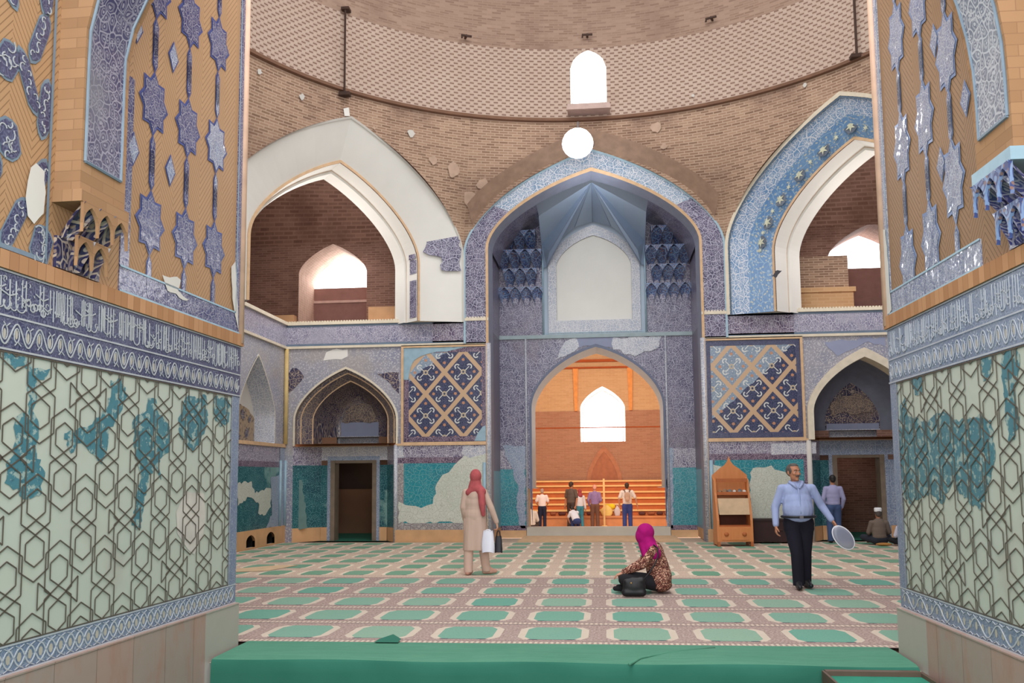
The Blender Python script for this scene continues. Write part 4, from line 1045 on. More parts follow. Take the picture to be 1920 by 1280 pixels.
def starpoly(cu, cv, w, h):
    pts = []
    for k in range(16):
        r = 1.0 if k % 2 == 0 else .74
        pts.append((cu + w * r * math.sin(k * PI / 8), cv + h * r * math.cos(k * PI / 8)))
    return pts
def pier(fr, side, root, ulen):
    L = side < 0
    B = lambda nm, mb, mt, sm=False: mb.build(nm, mt, root, sm)
    # block behind the facing
    mb = MB(); mb.plate(fr, [(0, -.34), (ulen, -.34), (ulen, 7.6), (0, 7.6)], (), -.012)
    q = [fr.pt(0, -.34, -.012), fr.pt(0, 7.6, -.012), (side * HW, fr.o[1], 7.6), (side * HW, fr.o[1], -.34)]; mb.face(q)
    B('pier_masonry', mb, 'brick')
    mb = MB(); mb.rect(fr, 0, -.34, ulen, .40, .05, -.01); mb.rect(fr, 0, .395, ulen, .405, .055, 0); B('stone_plinth', mb, 'slabs')
    # blue border with a cream interlace
    mb = MB(); mb.rect(fr, 0, .40, ulen, .58, .012, 0); mb.rect(fr, .0, .58, .165, 2.34, .0121, 0); B('dado_border', mb, 'border_blue')
    mb, ml = MB(), MB()
    n = int((ulen - .1) / .1)
    for ph in (0, PI):
        mb.strip(fr, [(.05 + i * .0125, .49 + .052 * math.sin(i * .0125 / (.2 if L else .34) * 2 * PI + ph)) for i in range(int((ulen - .1) / .0125))], .009, .013) if (L or ph == 0) else None
    for i in range(int(ulen / .1) - 1):
        c = .1 + i * .1; ml.plate(fr, [(c + .02 * math.cos(a), .49 + .03 * math.sin(a)) for a in [2 * PI * j / 8 for j in range(8)]], (), .0135)
        mb.strip(fr, [(c - .04, .42), (c, .435), (c + .04, .42)], .005, .013); mb.strip(fr, [(c - .04, .56), (c, .545), (c + .04, .56)], .005, .013)
    mb.rect(fr, 0, .405, ulen, .415, .016); mb.rect(fr, 0, .57, ulen, .58, .016); mb.rect(fr, .158, .58, .168, 2.33, .016)
    B('interlace', mb, plain('grey cream interlace tile', (178, 182, 188), .4, .08, 9))
    B('border_leaf', ml, 'leaf')
    # upright leaf scroll beside the panel
    # mint panel with the dark lattice
    mb = MB(); mb.rect(fr, .165, .58, ulen, 2.33, .008, 0); B('mint_panel', mb, 'mint')
    mb = MB(); done = set(); r = (.175, .59, ulen - .01, 2.325)
    def ln(*pts):
        for q0, q1 in zip(pts, pts[1:]):
            c = clipseg(q0, q1, r)
            if c is None: continue
            key = tuple(sorted(tuple(round(x, 3) for x in q) for q in c))
            if key not in done: done.add(key); mb.strip(fr, list(c), .0085, .013, 0, .003)
    hexa = lambda x, y, w, H, sh: ln(*[(x, y + H), (x + w, y + sh), (x + w, y - sh), (x, y - H), (x - w, y - sh), (x - w, y + sh), (x, y + H)])
    row = 0; y = .40
    while y < 2.8:
        x = -.1 + (.25 if row % 2 else 0); k = 0
        while x < ulen + .4:
            for s in (1, -1):
                hexa(x, y + .145 * s, .088, .098, .051); hexa(x, y + .145 * s, .138, .19, .117)
            if (k + row) % 3 == 0:
                for s in (1, -1): ln((x + .075 * s, y), (x + .205 * s, y + .085), (x + .205 * s, y - .085), (x + .075 * s, y))
            else: ln((x + .25 - .06, y + .0), (x + .25, y + .035), (x + .25 + .06, y)) if (k + row) % 3 == 5 else None
            x += .5; k += 1
        y += .43; row += 1
    mb.rect(fr, .165, .583, ulen, .592, .017); mb.rect(fr, .165, 2.32, ulen, 2.332, .017); mb.rect(fr, .168, .58, .176, 2.33, .017)
    B('lattice', mb, 'lattice')
    # frieze: leaf scroll below, inscription above
    mb = MB(); mb.rect(fr, 0, 2.33, ulen, 2.82, .014, 0); B('frieze_ground', mb, 'navy' if L else 'border_blue')
    mb, ml = MB(), MB(); scroll(mb, ml, fr, .03, ulen, 2.345, 2.53, .016, .105)
    for z in (2.335, 2.535, 2.805): mb.rect(fr, 0, z, ulen, z + .012, .021)
    B('leaf_scroll', mb, 'script' if L else plain('grey script', (172, 176, 184), .4)); B('leaf', ml, 'leaf')
    mb = MB(); script_strokes(mb, fr, .03, ulen, 2.555, 2.80, .016, 5 if L else 9); script_strokes(mb, fr, .05, ulen, 2.56, 2.79, .0155, 15 if L else 19); B('inscription', mb, 'script' if L else plain('grey script', (172, 176, 184), .4))
    # soldier course of tan brick
    mb = MB(); mb.rect(fr, -.02, 2.82, ulen, 2.93, .035, 0); B('brick_course', mb, 'brick_tan')
    # upper facing
    US = 2.08 if L else 1.92
    mb = MB(); mb.rect(fr, 0, 2.93, ulen, 7.6, .006, 0); B('upper_brick_facing', mb, 'herring' if L else 'herring_dark')
    mb = MB(); mb.rect(fr, .05, 2.935, US, 3.13, .014, 0); mb.rect(fr, .05, 3.13, .14, 7.5, .014, 0)
    if L: mb.rect(fr, US - .12, 3.1, US, 4.6, .014, 0)
    B('tile_border', mb, 'star' if L else 'star_pale')
    mb = MB(); mb.rect(fr, .05, 2.935, US, 2.95, .02); mb.rect(fr, .14, 3.12, US, 3.135, .02); mb.rect(fr, .13, 3.12, .143, 7.5, .02); B('border_edge', mb, 'blue_line')
    mb = MB(); mb.tube([fr.pt(.01, 2.85, .01), fr.pt(.01, 7.6, .01)], .038, 8); B('corner_bead', mb, plain('pink tan corner bead', (196, 160, 136), .5, .12, 6), True)
    # star medallions in staggered columns
    me_, ms_, mp_ = MB(), MB(), MB()
    cols = ((1.68, 3.56), (1.13, 3.58), (.6, 3.62)) if L else ((1.55, 3.66), (1.08, 3.35), (.58, 3.3))
    rn = random.Random(3 if L else 8)
    for ci, (cu, cv0) in enumerate(cols):
        for k in range(5):
            cv = cv0 + k * .97; w, h = (.22, .27) if L else (.2, .34)
            if cv > 7.2: continue
            pale = (ci == 2 and k in (1,)) or (not L)
            me_.plate(fr, starpoly(cu, cv, w, h), (), .0125); (mp_ if pale else ms_).plate(fr, starpoly(cu, cv, w * .86, h * .88), (), .016)
            for sg in (1, -1):
                c = cv + sg * (h + .17); bw = .04
                poly = [(cu - bw, c - .12), (cu, c - .19), (cu + bw, c - .12), (cu + bw, c + .12), (cu, c + .19), (cu - bw, c + .12)]
                me_.plate(fr, poly, (), .0126); (mp_ if pale else ms_).plate(fr, [(cu + (x - cu) * .7, c + (y - c) * .88) for x, y in poly], (), .0161)
            c2 = cu + (.27 if ci < 2 else .26); z2 = cv + .48 + .02
            if ci < 2:
                dm = [(c2 - .085, z2), (c2, z2 - .14), (c2 + .085, z2), (c2, z2 + .14)]
                me_.plate(fr, dm, (), .0125); mp_.plate(fr, [(c2 + (x - c2) * .8, z2 + (y - z2) * .84) for x, y in dm], (), .016)
    B('star_outline', me_, 'star_edge' if L else 'star_edge_pale')
    if ms_.f: B('star_tile', ms_, 'star')
    B('pale_star_tile', mp_, 'star_pale')
    # ---------------- transverse rib on a corbel
    U0, U1 = (2.33, 2.85) if L else (2.33, 2.82)
    NR = 16; prof = []
    for j in range(NR + 1):
        z = 3.42 + (7.0 - 3.42) * j / NR; t = (z - 3.42)
        q_ = max(0, z - (4.45 if L else 3.9)); prof.append((.19 + (.55 if L else .2) * q_ * q_ if q_ < 1 else .19 + (.55 if L else .2) * (2 * q_ - 1), z))
    mb = MB()
    rows = [[fr.pt(U0, z, o), fr.pt(U1, z, o)] for o, z in prof]
    mb.grid(rows, 0, [[(U0, z), (U1, z)] for o, z in prof])
    mb2 = MB()
    for uu in (U0, U1):
        rows = [[fr.pt(uu, z, -.01), fr.pt(uu, z, o)] for o, z in prof]; mb2.grid(rows, 0, [[(0, z), (.2 + o - .2, z)] for o, z in prof])
    mb2.face([fr.pt(U0, 3.42, 0), fr.pt(U1, 3.42, 0), fr.pt(U1, 3.42, .2), fr.pt(U0, 3.42, .2)])
    B('rib_soffit', mb, 'brick_rib'); B('rib_side', mb2, 'brick_rib')
    mb = MB(); a, b = U0 + .07, U1 - .035
    pr = [(o + .006, z) for o, z in prof if z >= 3.62]
    mb.grid([[fr.pt(a, z, o), fr.pt(b, z, o)] for o, z in pr], 0, [[(a, z), (b, z)] for o, z in pr]); B('rib_mosaic', mb, 'strip_tile' if L else 'rib_grey')
    mb = MB()
    for uu in (a, b): mb.tube([fr.pt(uu, z, o) for o, z in pr], .012, 5)
    mb.tube([fr.pt(a, pr[0][1], pr[0][0]), fr.pt(b, pr[0][1], pr[0][0])], .012, 5)
    B('rib_mosaic_edge', mb, 'edge_grey')
    # corbel: shelf and two rows of little arched cells
    mb = MB(); mb.plate(fr, [(U0 - .01, 3.36), (U1 + .02, 3.36), (U1 + .02, 3.44), (U0 - .01, 3.44)], (), .22, 0); B('corbel_shelf', mb, 'brick_rib' if L else 'blue_line')
    mb = MB()
    for tier in range(2):
        n = 3 - tier; z0 = 3.14 - tier * .2; dep0 = .17 - tier * .09
        wd = (U1 - U0) / 3
        for k in range(n):
            cx = U0 + wd * (k + .5 + tier * .5); rows, uvs = [], []
            for j in range(6):
                t = j / 5
                rows.append([fr.pt(cx - math.cos(PI * i / 6) * wd * .5 * (.45 + .55 * min(1, t * 1.5)), z0 + .22 * t, .02 + dep0 * t ** 1.3 - math.sin(PI * i / 6) * .075 * (1 - .3 * t) + .05) for i in range(7)]); uvs.append([(k + i * .03, t * .2) for i in range(7)])
            mb.grid(rows, 0, uvs)
            hood = arch(cx, wd * .46, z0 + .08, z0 + .1, z0 + .2, .4, 5)
            mb.plate(fr, [(cx - wd * .5, z0 + .02), (cx - wd * .5, z0 + .225), (cx + wd * .5, z0 + .225), (cx + wd * .5, z0 + .02)] + hood[::-1][0:], (), .055 + dep0, .03 + dep0, 1)
    mb.rect(fr, U0 + .02, 2.94, U1 - .02, 3.15, .03, 0)
    B('corbel_cell', mb, ['dark_flower' if L else 'star', 'brick_rib' if L else 'muq'])
    if L:
        # panel of slanting cartouches nearest the camera
        mb = MB(); mb.rect(fr, U1 + .07, 2.94, ulen, 2.97, .02); mb.rect(fr, U1 + .06, 2.94, U1 + .085, 7.5, .02); B('border_edge', mb, 'edge_grey')
        me_, ms_, mt_ = MB(), MB(), MB()
        spots = [(3.06, 4.38, .36), (3.02, 3.42, .36), (3.3, 3.62, -.3), (2.98, 3.94, .1), (3.15, 4.05, -.5), (3.34, 4.1, .5), (3.4, 4.62, -.6), (3.0, 4.75, .1), (3.25, 5.0, .5), (3.22, 3.12, .5), (3.45, 3.3, .4), (2.96, 3.05, .3), (3.12, 4.86, -.4)]
        for k, (cu, cv, an) in enumerate(spots):
            w, h = (.055, .19) if k % 3 != 2 else (.085, .12)
            ca, sa = math.cos(an), math.sin(an)
            P = [(x, y) for x, y in ((-w, -h * .6), (-w * .6, -h * .85), (0, -h), (w * .6, -h * .85), (w, -h * .6), (w, h * .6), (w * .6, h * .85), (0, h), (-w * .6, h * .85), (-w, h * .6))]
            tr = lambda s_: [(cu + (x * ca - y * sa) * s_, cv + (x * sa + y * ca) * s_) for x, y in P]
            me_.plate(fr, tr(1.15), (), .0125); ms_.plate(fr, tr(1.0), (), .016)
            rr = random.Random(k)
            for q in range(7):
                y = -h * .78 + q * h * .25; a0 = rr.random() * 6; x0_ = rr.uniform(-.5, .5) * w; r0_ = rr.uniform(.2, .42) * w
                pts = [(x0_ + r0_ * (1.6 - .1 * jj) * math.cos(a0 + jj * .55), y + r0_ * (1.6 - .1 * jj) * math.sin(a0 + jj * .55)) for jj in range(7)]
                mt_.strip(fr, [(cu + x * ca - z * sa, cv + x * sa + z * ca) for x, z in pts], .007, .017)
        B('cartouche_edge', me_, 'edge_grey'); B('cartouche', ms_, 'navy'); B('cartouche_script', mt_, 'script')
        patch(fr, [(52, 314), (62, 306), (78, 322), (80, 360), (76, 400), (58, 420), (46, 405), (42, 370), (46, 340)], 'plaster_grey', 'plaster_patch', root, .022, .012, 4, .06)
wpl = struct('wall_near_left', 'tiled near left pier with mint lattice panel'); pier(PL, -1, wpl, 6.6)
wpr = struct('wall_near_right', 'tiled near right pier with mint lattice panel'); pier(PR, 1, wpr, 6.6)
for fr_, root, lst in ((PL, wpl, [
    [(0, 662), (40, 668), (60, 690), (92, 692), (80, 712), (64, 706), (66, 742), (58, 770), (70, 800), (66, 860), (82, 885), (70, 930), (40, 935), (30, 915), (5, 905), (8, 870), (25, 850), (22, 800), (28, 780), (52, 765), (50, 720), (45, 690), (0, 684)],
    [(118, 812), (150, 800), (170, 795), (190, 770), (205, 745), (205, 712), (225, 710), (238, 740), (222, 775), (205, 800), (200, 830), (188, 870), (170, 850), (150, 830), (130, 850)],
    [(248, 785), (272, 770), (275, 745), (290, 748), (294, 772), (316, 800), (316, 840), (296, 860), (300, 900), (290, 880), (276, 890), (268, 940), (262, 990), (244, 985), (252, 950), (262, 890), (256, 860), (248, 830)],
    [(332, 790), (345, 745), (385, 742), (388, 790), (372, 830), (358, 845), (336, 820)],
    [(398, 745), (428, 748), (427, 790), (410, 798), (398, 780)]]),
    (PR, wpr, [
    [(1690, 760), (1700, 745), (1705, 780), (1740, 790), (1770, 770), (1800, 790), (1840, 775), (1862, 790), (1870, 850), (1850, 940), (1838, 955), (1800, 920), (1790, 900), (1770, 945), (1745, 925), (1712, 945), (1698, 930), (1690, 850)],
    [(1710, 705), (1730, 698), (1732, 735), (1718, 740)], [(1845, 665), (1868, 658), (1860, 700), (1846, 715)],
    [(1880, 655), (1910, 648), (1915, 690), (1905, 730), (1915, 800), (1895, 830), (1888, 760), (1882, 700)]])):
    for k, pl in enumerate(lst): patch(fr_, pl, 'tealpatch', 'turquoise_tile_patch', root, .0115, .02, 60 + k, .03)
patch(PL, [(328, 960), (345, 920), (380, 925), (384, 960), (378, 1005), (362, 1040), (350, 1030), (330, 1000)], plain('pinkish panel patch', (196, 188, 180), .5), 'pale_patch', wpl, .0112, .01, 71, .08)
patch(PL, [(300, 515), (335, 525), (330, 545), (352, 560), (338, 562), (310, 545)], 'plaster_grey', 'plaster_patch', wpl, .02, .02, 72, .05)
patch(PL, [(430, 500), (438, 490), (444, 620), (437, 590), (432, 560)], 'plaster_grey', 'plaster_patch', wpl, .02, .01, 73, .08)
patch(PR, [(1655, 430), (1664, 430), (1676, 580), (1666, 600)], 'plaster_grey', 'plaster_patch', wpr, .02, .01, 74, .08)
# ================================================================== CARPETS AND STEP
mb = MB(); y0, y1 = 8.42, 13.92
mb.face([(-3.0, y0, .012), (2.66, y0, .012), (7.6, y0 + .01, .012), (7.6, y1, .012), (-7.6, y1, .012), (-7.6, y0 + .01, .012)])
mb.box((-3.0, y0 - .004, -.03), (2.66, y0, .012)); o = mb.build('prayer_carpet', 'carpet'); tag(o, 'near patterned carpet with large green prayer fields, beside the green felt step', 'carpet')
mb = MB(); mb.face([(-7.6, 13.92, .010), (7.6, 13.92, .010), (7.6, 21.38, .010), (-7.6, 21.38, .010)]); mb.box((-7.6, 13.9, -.03), (7.6, 13.92, .010)); tag(mb.build('prayer_carpet', 'carpet_far'), 'far lighter carpet with smaller green prayer fields, reaching the back wall', 'carpet')
q = [at_floor(x, y, .016) for x, y in ((436, 1072), (500, 1070), (560, 1059), (520, 1059), (440, 1066))]
mb = MB(); mb.face(q[::-1]); mb.face([(v.x, v.y, .011) for v in q]); tag(mb.build('carpet_strip', plain('tan carpet backing', (206, 178, 142), .9, .1)), 'narrow tan strip of bare carpet backing near the left pier', 'carpet')
# tan border strip at the foot of the sill
mb = MB(); mb.box((-1.9, 21.5, -.03), (1.95, 23.4, .03)); tag(mb.build('threshold_mat', plain('tan threshold mat', (214, 178, 140), .9, .1)), 'tan mat in front of the pale stone sill', 'mat')
st = tag(empty('carpeted_step'), 'long step covered in green felt between the two near piers', 'step')
fy = 7.6
mb = MB(); rows = []
rn = random.Random(4)
prof = [(8.42, .02), (8.2, .022), (7.9, .022), (7.68, .02), (7.62, .012), (7.6, -.01), (7.595, -.1), (7.59, -.34)]
for y, z in prof:
    rows.append([(-3.212 + 5.865 * i / 60, y + .012 * math.sin(i * .5) * (z < .0), z + .006 * math.sin(i * .35 + y * 3) * (y < 8.3)) for i in range(61)])
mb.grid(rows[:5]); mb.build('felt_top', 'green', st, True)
mb = MB(); mb.grid(rows[4:]); mb.build('felt_front', 'green_dark', st, True)  # front of the same felt in a darker tone, its shade put into the colour
mb = MB(); p = at_floor(726, 1200, .03)
mb.face([(p.x - .10, 8.36, .03), (p.x + .13, 8.36, .03), (p.x + .12, 8.52, .035), (p.x + .02, 8.62, .06), (p.x - .09, 8.5, .035)]); mb.build('felt_corner', 'green_dark', st)
mb = MB(); a = [at_floor(x, y, .03) for x, y in ((1180, 1243), (1200, 1232), (1250, 1222), (1340, 1213))]
mb.tube([(q.x, q.y, .022) for q in a], .012, 6); mb.build('felt_fold', 'green', st, True)
# lower box step with dark rim at the right
bx = tag(empty('low_platform'), 'low teal covered platform with a dark wooden rim at the foot of the right pier', 'platform')
zb = -.004
mb = MB(); x0, x1, y1 = 1.90, 2.62, 7.47
mb.box((x0, y1 - .9, -.34), (x1, y1, zb - .03)); mb.build('platform_top', plain('teal felt', (38, 128, 104), .9, .15), bx)
mb = MB(); mb.box((x0, y1, -.34), (x1, y1 + .07, zb + .006)); mb.box((x0 - .02, y1 - .9, -.34), (x0, y1 + .06, zb)); mb.box((x1, y1 - .9, -.34), (x1 + .03, y1 + .06, zb)); mb.build('wooden_rim', plain('dark brown rim', (92, 74, 62), .6), bx)

# ================================================================== HALL FITTINGS
def rod(px0, y, ztop, lab):
    r = tag(empty('hanging_rod'), lab, 'rod', 'iron rods hanging on the dome drum')
    a = at_y(px0[0], px0[1], y); th = math.atan2(a.y - YC, a.x); b = Vector(ringpt(th, RR - .12, 0))
    # follow the drum surface
    z0 = at_y(px0[0], px0[1], b.y).z
    mb = MB(); mb.tube([(b.x, b.y, z0), (b.x, b.y, ztop)], .026, 6); mb.build('rod', 'rust', r)
    mb = MB(); mb.box((b.x - .12, b.y - .05, z0 - .06), (b.x + .12, b.y + .12, z0 + .02)); mb.build('bracket', 'rust', r)
    mb = MB(); mb.box((b.x - .09, b.y - .04, ztop), (b.x + .09, b.y + .16, ztop + .06)); mb.build('hook', 'rust', r)
M['rust'] = plain('rusty iron', (66, 46, 38), .7, .2, 5)
rod((648, 174), 18.9, 12.14, 'rusty iron rod on the drum above the white arch')
rod((1587, 104), 18.5, 12.14, 'rusty iron rod on the drum above the blue script arch')
for px, lab in (((872, 72), 'small iron hook in the dome left of the drum window'), ((1101, 70), 'small iron hook in the dome right above the drum window'), ((1336, 38), 'small iron hook in the dome right of the drum window')):
    h = tag(empty('iron_hook'), lab, 'hook', 'small iron hooks in the dome')
    # march along the view ray until it meets the dome
    d = RM.T @ np.array([(px[0] - 960) / FOC, 1, (PPY - px[1]) / FOC]); t = 15.0
    while t < 30:
        p = CAMP + d * t; zz = (p[2] - ZD) / 6.6
        rr = RR * (math.sqrt(max(0, 1 - zz * zz)) if zz > 0 else 1)
        if math.hypot(p[0], p[1] - YC) > rr - .02: break
        t += .02
    th = math.atan2(p[1] - YC, p[0]); e = Vector((-math.sin(th), math.cos(th), 0)); n = Vector((-math.cos(th), -math.sin(th), 0)); p = Vector(p)
    mb = MB(); mb.tube([p - n * .1, p + n * .16], .03, 6); mb.tube([p + n * .14 - e * .13, p + n * .14 + e * .13], .028, 6); mb.tube([p + n * .14 + e * .11, p + n * .16 + e * .12 - Vector((0, 0, .08))], .022, 6); mb.build('hook', 'rust', h)
# flood lamp on the brick zone under the drum window
lp = at_y(1083, 268, 20.05)
fl = tag(empty('flood_lamp', lp), 'glaring round flood lamp below the drum window', 'lamp')
mb = MB(); mb.ball((0, 0, 0), (.35, .2, .35), 0, 20, 12); mb.build('lamp_glass', glow('lamp glare', (250, 250, 255), 50), fl, True)
mb = MB(); mb.lathe([(.05, 0), (.2, .02), (.3, .12), (.34, .26), (.36, .27)], (0, 0, 0), 18); o = mb.build('lamp_housing', plain('grey lamp housing', (150, 146, 150), .5), fl, True); o.rotation_euler = (PI / 2, 0, 0); o.location = (0, .3, 0)
mb = MB(); mb.tube([(-.3, .2, -.05), (-.36, .45, .1), (0, .6, .2), (.36, .45, .1), (.3, .2, -.05)], .03, 6); mb.tube([(0, .6, .2), (0, .62, .75)], .03, 6); mb.build('lamp_bracket', plain('grey bracket', (120, 112, 110), .5), fl, True)
# wooden prayer stand
def stand():
    P = [at_floor(x, 1026, 0) for x in (1345, 1415)]
    w = (P[1].x - P[0].x) * .98; c = ((P[0].x + P[1].x) / 2, 20.25, 0.012)
    r = tag(empty('prayer_stand', c, .05), 'carved orange wooden prayer stand with pointed top against the tiled wall', 'stand')
    S = Fr((0, 0, 0), (1, 0), (0, -1)); h = w / 2
    wood = 'wood'; H = 1.45
    mb = MB()
    out = [(-h, .9), (-h, 1.5), (-h * .98, 1.54), (-h * .55, 1.68), (-h * .25, 1.76), (-h * .1, 1.84), (0, 1.95), (h * .1, 1.84), (h * .25, 1.76), (h * .55, 1.68), (h * .98, 1.54), (h, 1.5), (h, .9)]
    mb.plate(S, out, (), -.20, -.25); mb.build('back_board', wood, r)
    mb = MB()
    for s in (-1, 1):
        a, b = sorted((s * h, s * (h - .05)))
        Sd = [(-.25, 0.03), (.28, 0.03), (.26, .55), (.12, .95), (.02, 1.15), (-.02, 1.42), (-.25, 1.5)]
        for k in range(len(Sd)):
            p, q = Sd[k], Sd[(k + 1) % len(Sd)]
            mb.face([(a, -p[0], p[1]), (b, -p[0], p[1]), (b, -q[0], q[1]), (a, -q[0], q[1])])
        for x in (a, b): mb.face([(x, -p[0], p[1]) for p in (Sd if x == b else Sd[::-1])])
    mb.build('side_panel', wood, r)
    mb = MB(); mb.box((-h + .05, -.12, 1.10), (h - .05, .24, 1.13)); mb.box((-h + .05, -.13, 1.10), (h - .05, -.10, 1.17)); mb.build('tablet_shelf', 'wood_dark', r)
    mb = MB(); mb.box((-h + .05, -.06, 1.38), (h - .05, .0, 1.46)); mb.build('cross_rail', 'wood_dark', r)
    mb = MB(); mb.face([(-h + .05, -.14, 1.03), (h - .05, -.14, 1.03), (h - .06, -.27, .68), (-h + .06, -.27, .68)]); mb.face([(-h + .05, -.12, 1.03), (-h + .06, -.25, .68), (h - .06, -.25, .68), (h - .05, -.12, 1.03)]); mb.face([(-h + .05, -.14, 1.03), (-h + .05, -.12, 1.03), (h - .05, -.12, 1.03), (h - .05, -.14, 1.03)]); mb.build('reading_board', plain('pale beige board', (198, 168, 134), .6), r)
    mb = MB(); mb.box((-h + .05, -.2, .42), (h - .05, .24, .45)); mb.build('book_shelf', 'wood_dark', r)
    mb = MB(); mb.box((-h + .05, .18, .1), (h - .05, .24, .68)); mb.build('inner_back', plain('shadowed dark wood', (92, 46, 30), .7), r)
    d = MB(); d.box((-h + .05, -.27, .10), (h - .05, .2, .42)); d = d.build('drawer', wood, r)
    mb = MB(); mb.box((-h + .09, -.285, .14), (h - .09, -.27, .38)); mb.build('drawer_panel', 'wood', d)
    for s in (-1, 1):
        mb = MB(); mb.ball((s * h * .5, -.295, .26), (.05, .03, .045), 0, 10, 6); mb.build('knob', 'wood_dark', d, True)
    for s in (-1, 1):
        for y in (-.25, .22):
            mb = MB(); mb.box((s * (h - .03) - .03, y - .03, 0), (s * (h - .03) + .03, y + .03, .1)); mb.build('foot', 'wood_dark', r)
    return r, c, h
g = G('carved orange wood'); x, y, z = g.obj()
f = g.noise(g.vec(x * 9, y * 9, z * 1.2), 2, 3)
M['wood'] = g.out(g.mix(f, (196, 118, 62), (220, 144, 86)), .45)
M['wood_dark'] = plain('dark orange wood', (172, 96, 50), .5, .12, 6)
r, c, hh_ = stand()
rn = random.Random(5)
tabl = []
for k in range(11):
    x = -hh_ + .12 + (k % 6) * (2 * hh_ - .24) / 5 + .03 * (k // 6 == 1); y = -.04 + (k // 6) * .11; z = 1.135
    rad = rn.uniform(.036, .048)
    mat = rn.choice(['tab_a', 'tab_b', 'tab_c'])
    M.setdefault('tab_a', plain('grey clay', (124, 122, 118), .7)); M.setdefault('tab_b', plain('pale clay', (206, 200, 190), .7)); M.setdefault('tab_c', plain('brown clay', (150, 112, 78), .7))
    mb = MB(); lean = rn.uniform(.8, 1.2); th = .016
    n = 10 if k % 3 else 6
    pf = [(0, -th), (rad * .9, -th), (rad, -th * .5), (rad, th * .5), (rad * .9, th), (0, th)]
    mb.lathe(pf, (0, 0, 0), n); o = mb.build('prayer_tablet', mat)
    o.rotation_euler = (lean, 0, rn.uniform(-.3, .3)); o.location = (c[0] + x, c[1] + y, c[2] + z + rad * math.sin(lean) * .95 + .012)
    tag(o, 'small clay prayer tablet leaning on the shelf of the orange wooden stand', 'tablet', 'clay tablets on the prayer stand shelf')
# dark box heater beside it
P0, P1 = at_y(1412, 977, 21.0), at_y(1468, 1020, 21.0)
hb = tag(empty('dark_chest', ((P0.x + P1.x) / 2 + .2, 21.05, .012)), 'low dark maroon chest on the carpet behind the walking man', 'chest')
w = .62; mb = MB(); mb.box((-w, -.22, .04), (w, .22, .50)); mb.build('body', plain('dark maroon', (50, 26, 26), .6, .2), hb)
mb = MB(); mb.box((-w - .02, -.24, .50), (w + .02, .24, .545)); mb.build('lid', plain('darker maroon', (40, 22, 22), .5), hb)
for s in (-1, 1):
    mb = MB(); mb.box((s * (w - .06) - .04, -.2, 0), (s * (w - .06) + .04, .2, .04)); mb.build('foot', plain('darker maroon', (40, 22, 22), .5), hb)
mb = MB(); mb.tube([(-.08, -.22, .3), (-.08, -.26, .3), (.08, -.26, .3), (.08, -.22, .3)], .012, 6); mb.build('handle', 'rust', hb)
# ---------------------------------------------------------------- sanctuary furniture
bn = tag(empty('tiered_bench', (0, 0, 0)), 'long orange tiered wooden bench across the sanctuary', 'bench')
YB = 39.0
tops = [at_y(1120, y, YB + .25 * i) for i, y in enumerate((967, 955, 943.5, 932, 920.5, 909, 900))]
xl, xr = at_y(988, 940, YB).x - .3, at_y(1258, 940, YB).x + .3
M['bench_wood'] = plain('orange bench wood', (196, 106, 52), .5, .12, 3); M['rail_wood'] = plain('pale bench slat', (246, 196, 128), .5, .06, 3)
for i, t in enumerate(tops):
    zb_ = -.6 if i == 0 else tops[i - 1].z - .02
    mb = MB(); y = YB + .25 * i
    mb.box((xl, y + .03, zb_), (xr, y + .28, t.z - .05)); mb.build('riser', 'bench_wood' if i else plain('light bench riser', (214, 142, 92), .5, .1, 3), bn)
    mb = MB(); mb.box((xl, y - .03, t.z - .075), (xr, y + .28, t.z)); mb.build('seat_plank', 'rail_wood' if i else plain('light bench riser', (214, 142, 92), .5, .1, 3), bn)
for k, (px, ln, cm) in enumerate(((1018, .36, 0), (1037, .28, 1), (1054, .36, 0), (1092, .24, 1), (1106, .3, 0), (1204, .32, 0), (1221, .36, 1), (1237, .3, 0), (1251, .28, 1))):
    p = at_y(px, 962, YB + .1)
    cmn = (plain('dark plum cloth', (92, 54, 50), .9, .2), plain('brown cloth', (146, 84, 56), .9, .2))[cm]
    mb = MB(); a = ln / 2; rows = []
    for j in range(9):
        t = j / 8; rr = .095 * (math.sin(PI * t) ** .35 if 0 < t < 1 else .05)
        rows.append([(-a + ln * t, rr * 1.0 * math.cos(2 * PI * i / 10) * .9, rr * math.sin(2 * PI * i / 10) * (.8 + .15 * math.sin(t * 9))) for i in range(10)])
    mb.grid(rows, 0, None, True); o = mb.build('cloth_bundle', cmn, None, True); o.location = (p.x, YB + .11, tops[0].z + .10)
    lab = ['dark rolled cloth bundle on the lowest bench tier behind the white shirted man', 'brown cloth bundle on the lowest bench tier right of the white shirted man', 'dark cloth bundle on the bench left of the pair of visitors', 'brown cloth bundle on the bench right of the pair of visitors', 'dark cloth bundle on the bench left of the purple shirted man', 'dark cloth bundle on the bench right of the man with the beige backpack', 'brown cloth bundle second from the right end of the bench row', 'dark cloth bundle near the right end of the bench', 'brown cloth bundle at the extreme right end of the bench'][k]
    tag(o, lab, 'bundle', 'cloth bundles on the lowest bench tier')
# standing wooden pole
pp = at_y(1133.5, 984, 38.7); pt = at_y(1133.5, 897, 38.7)
po = tag(empty('wooden_post', (pp.x, 38.7, -.6)), 'pale upright wooden post in front of the tiered bench', 'post')
mb = MB(); mb.box((-.04, -.04, .06), (.04, .04, pt.z + .6)); mb.build('shaft', 'rail_wood', po)
mb = MB(); mb.box((-.12, -.1, 0), (.12, .1, .06)); mb.build('foot', 'rail_wood', po)
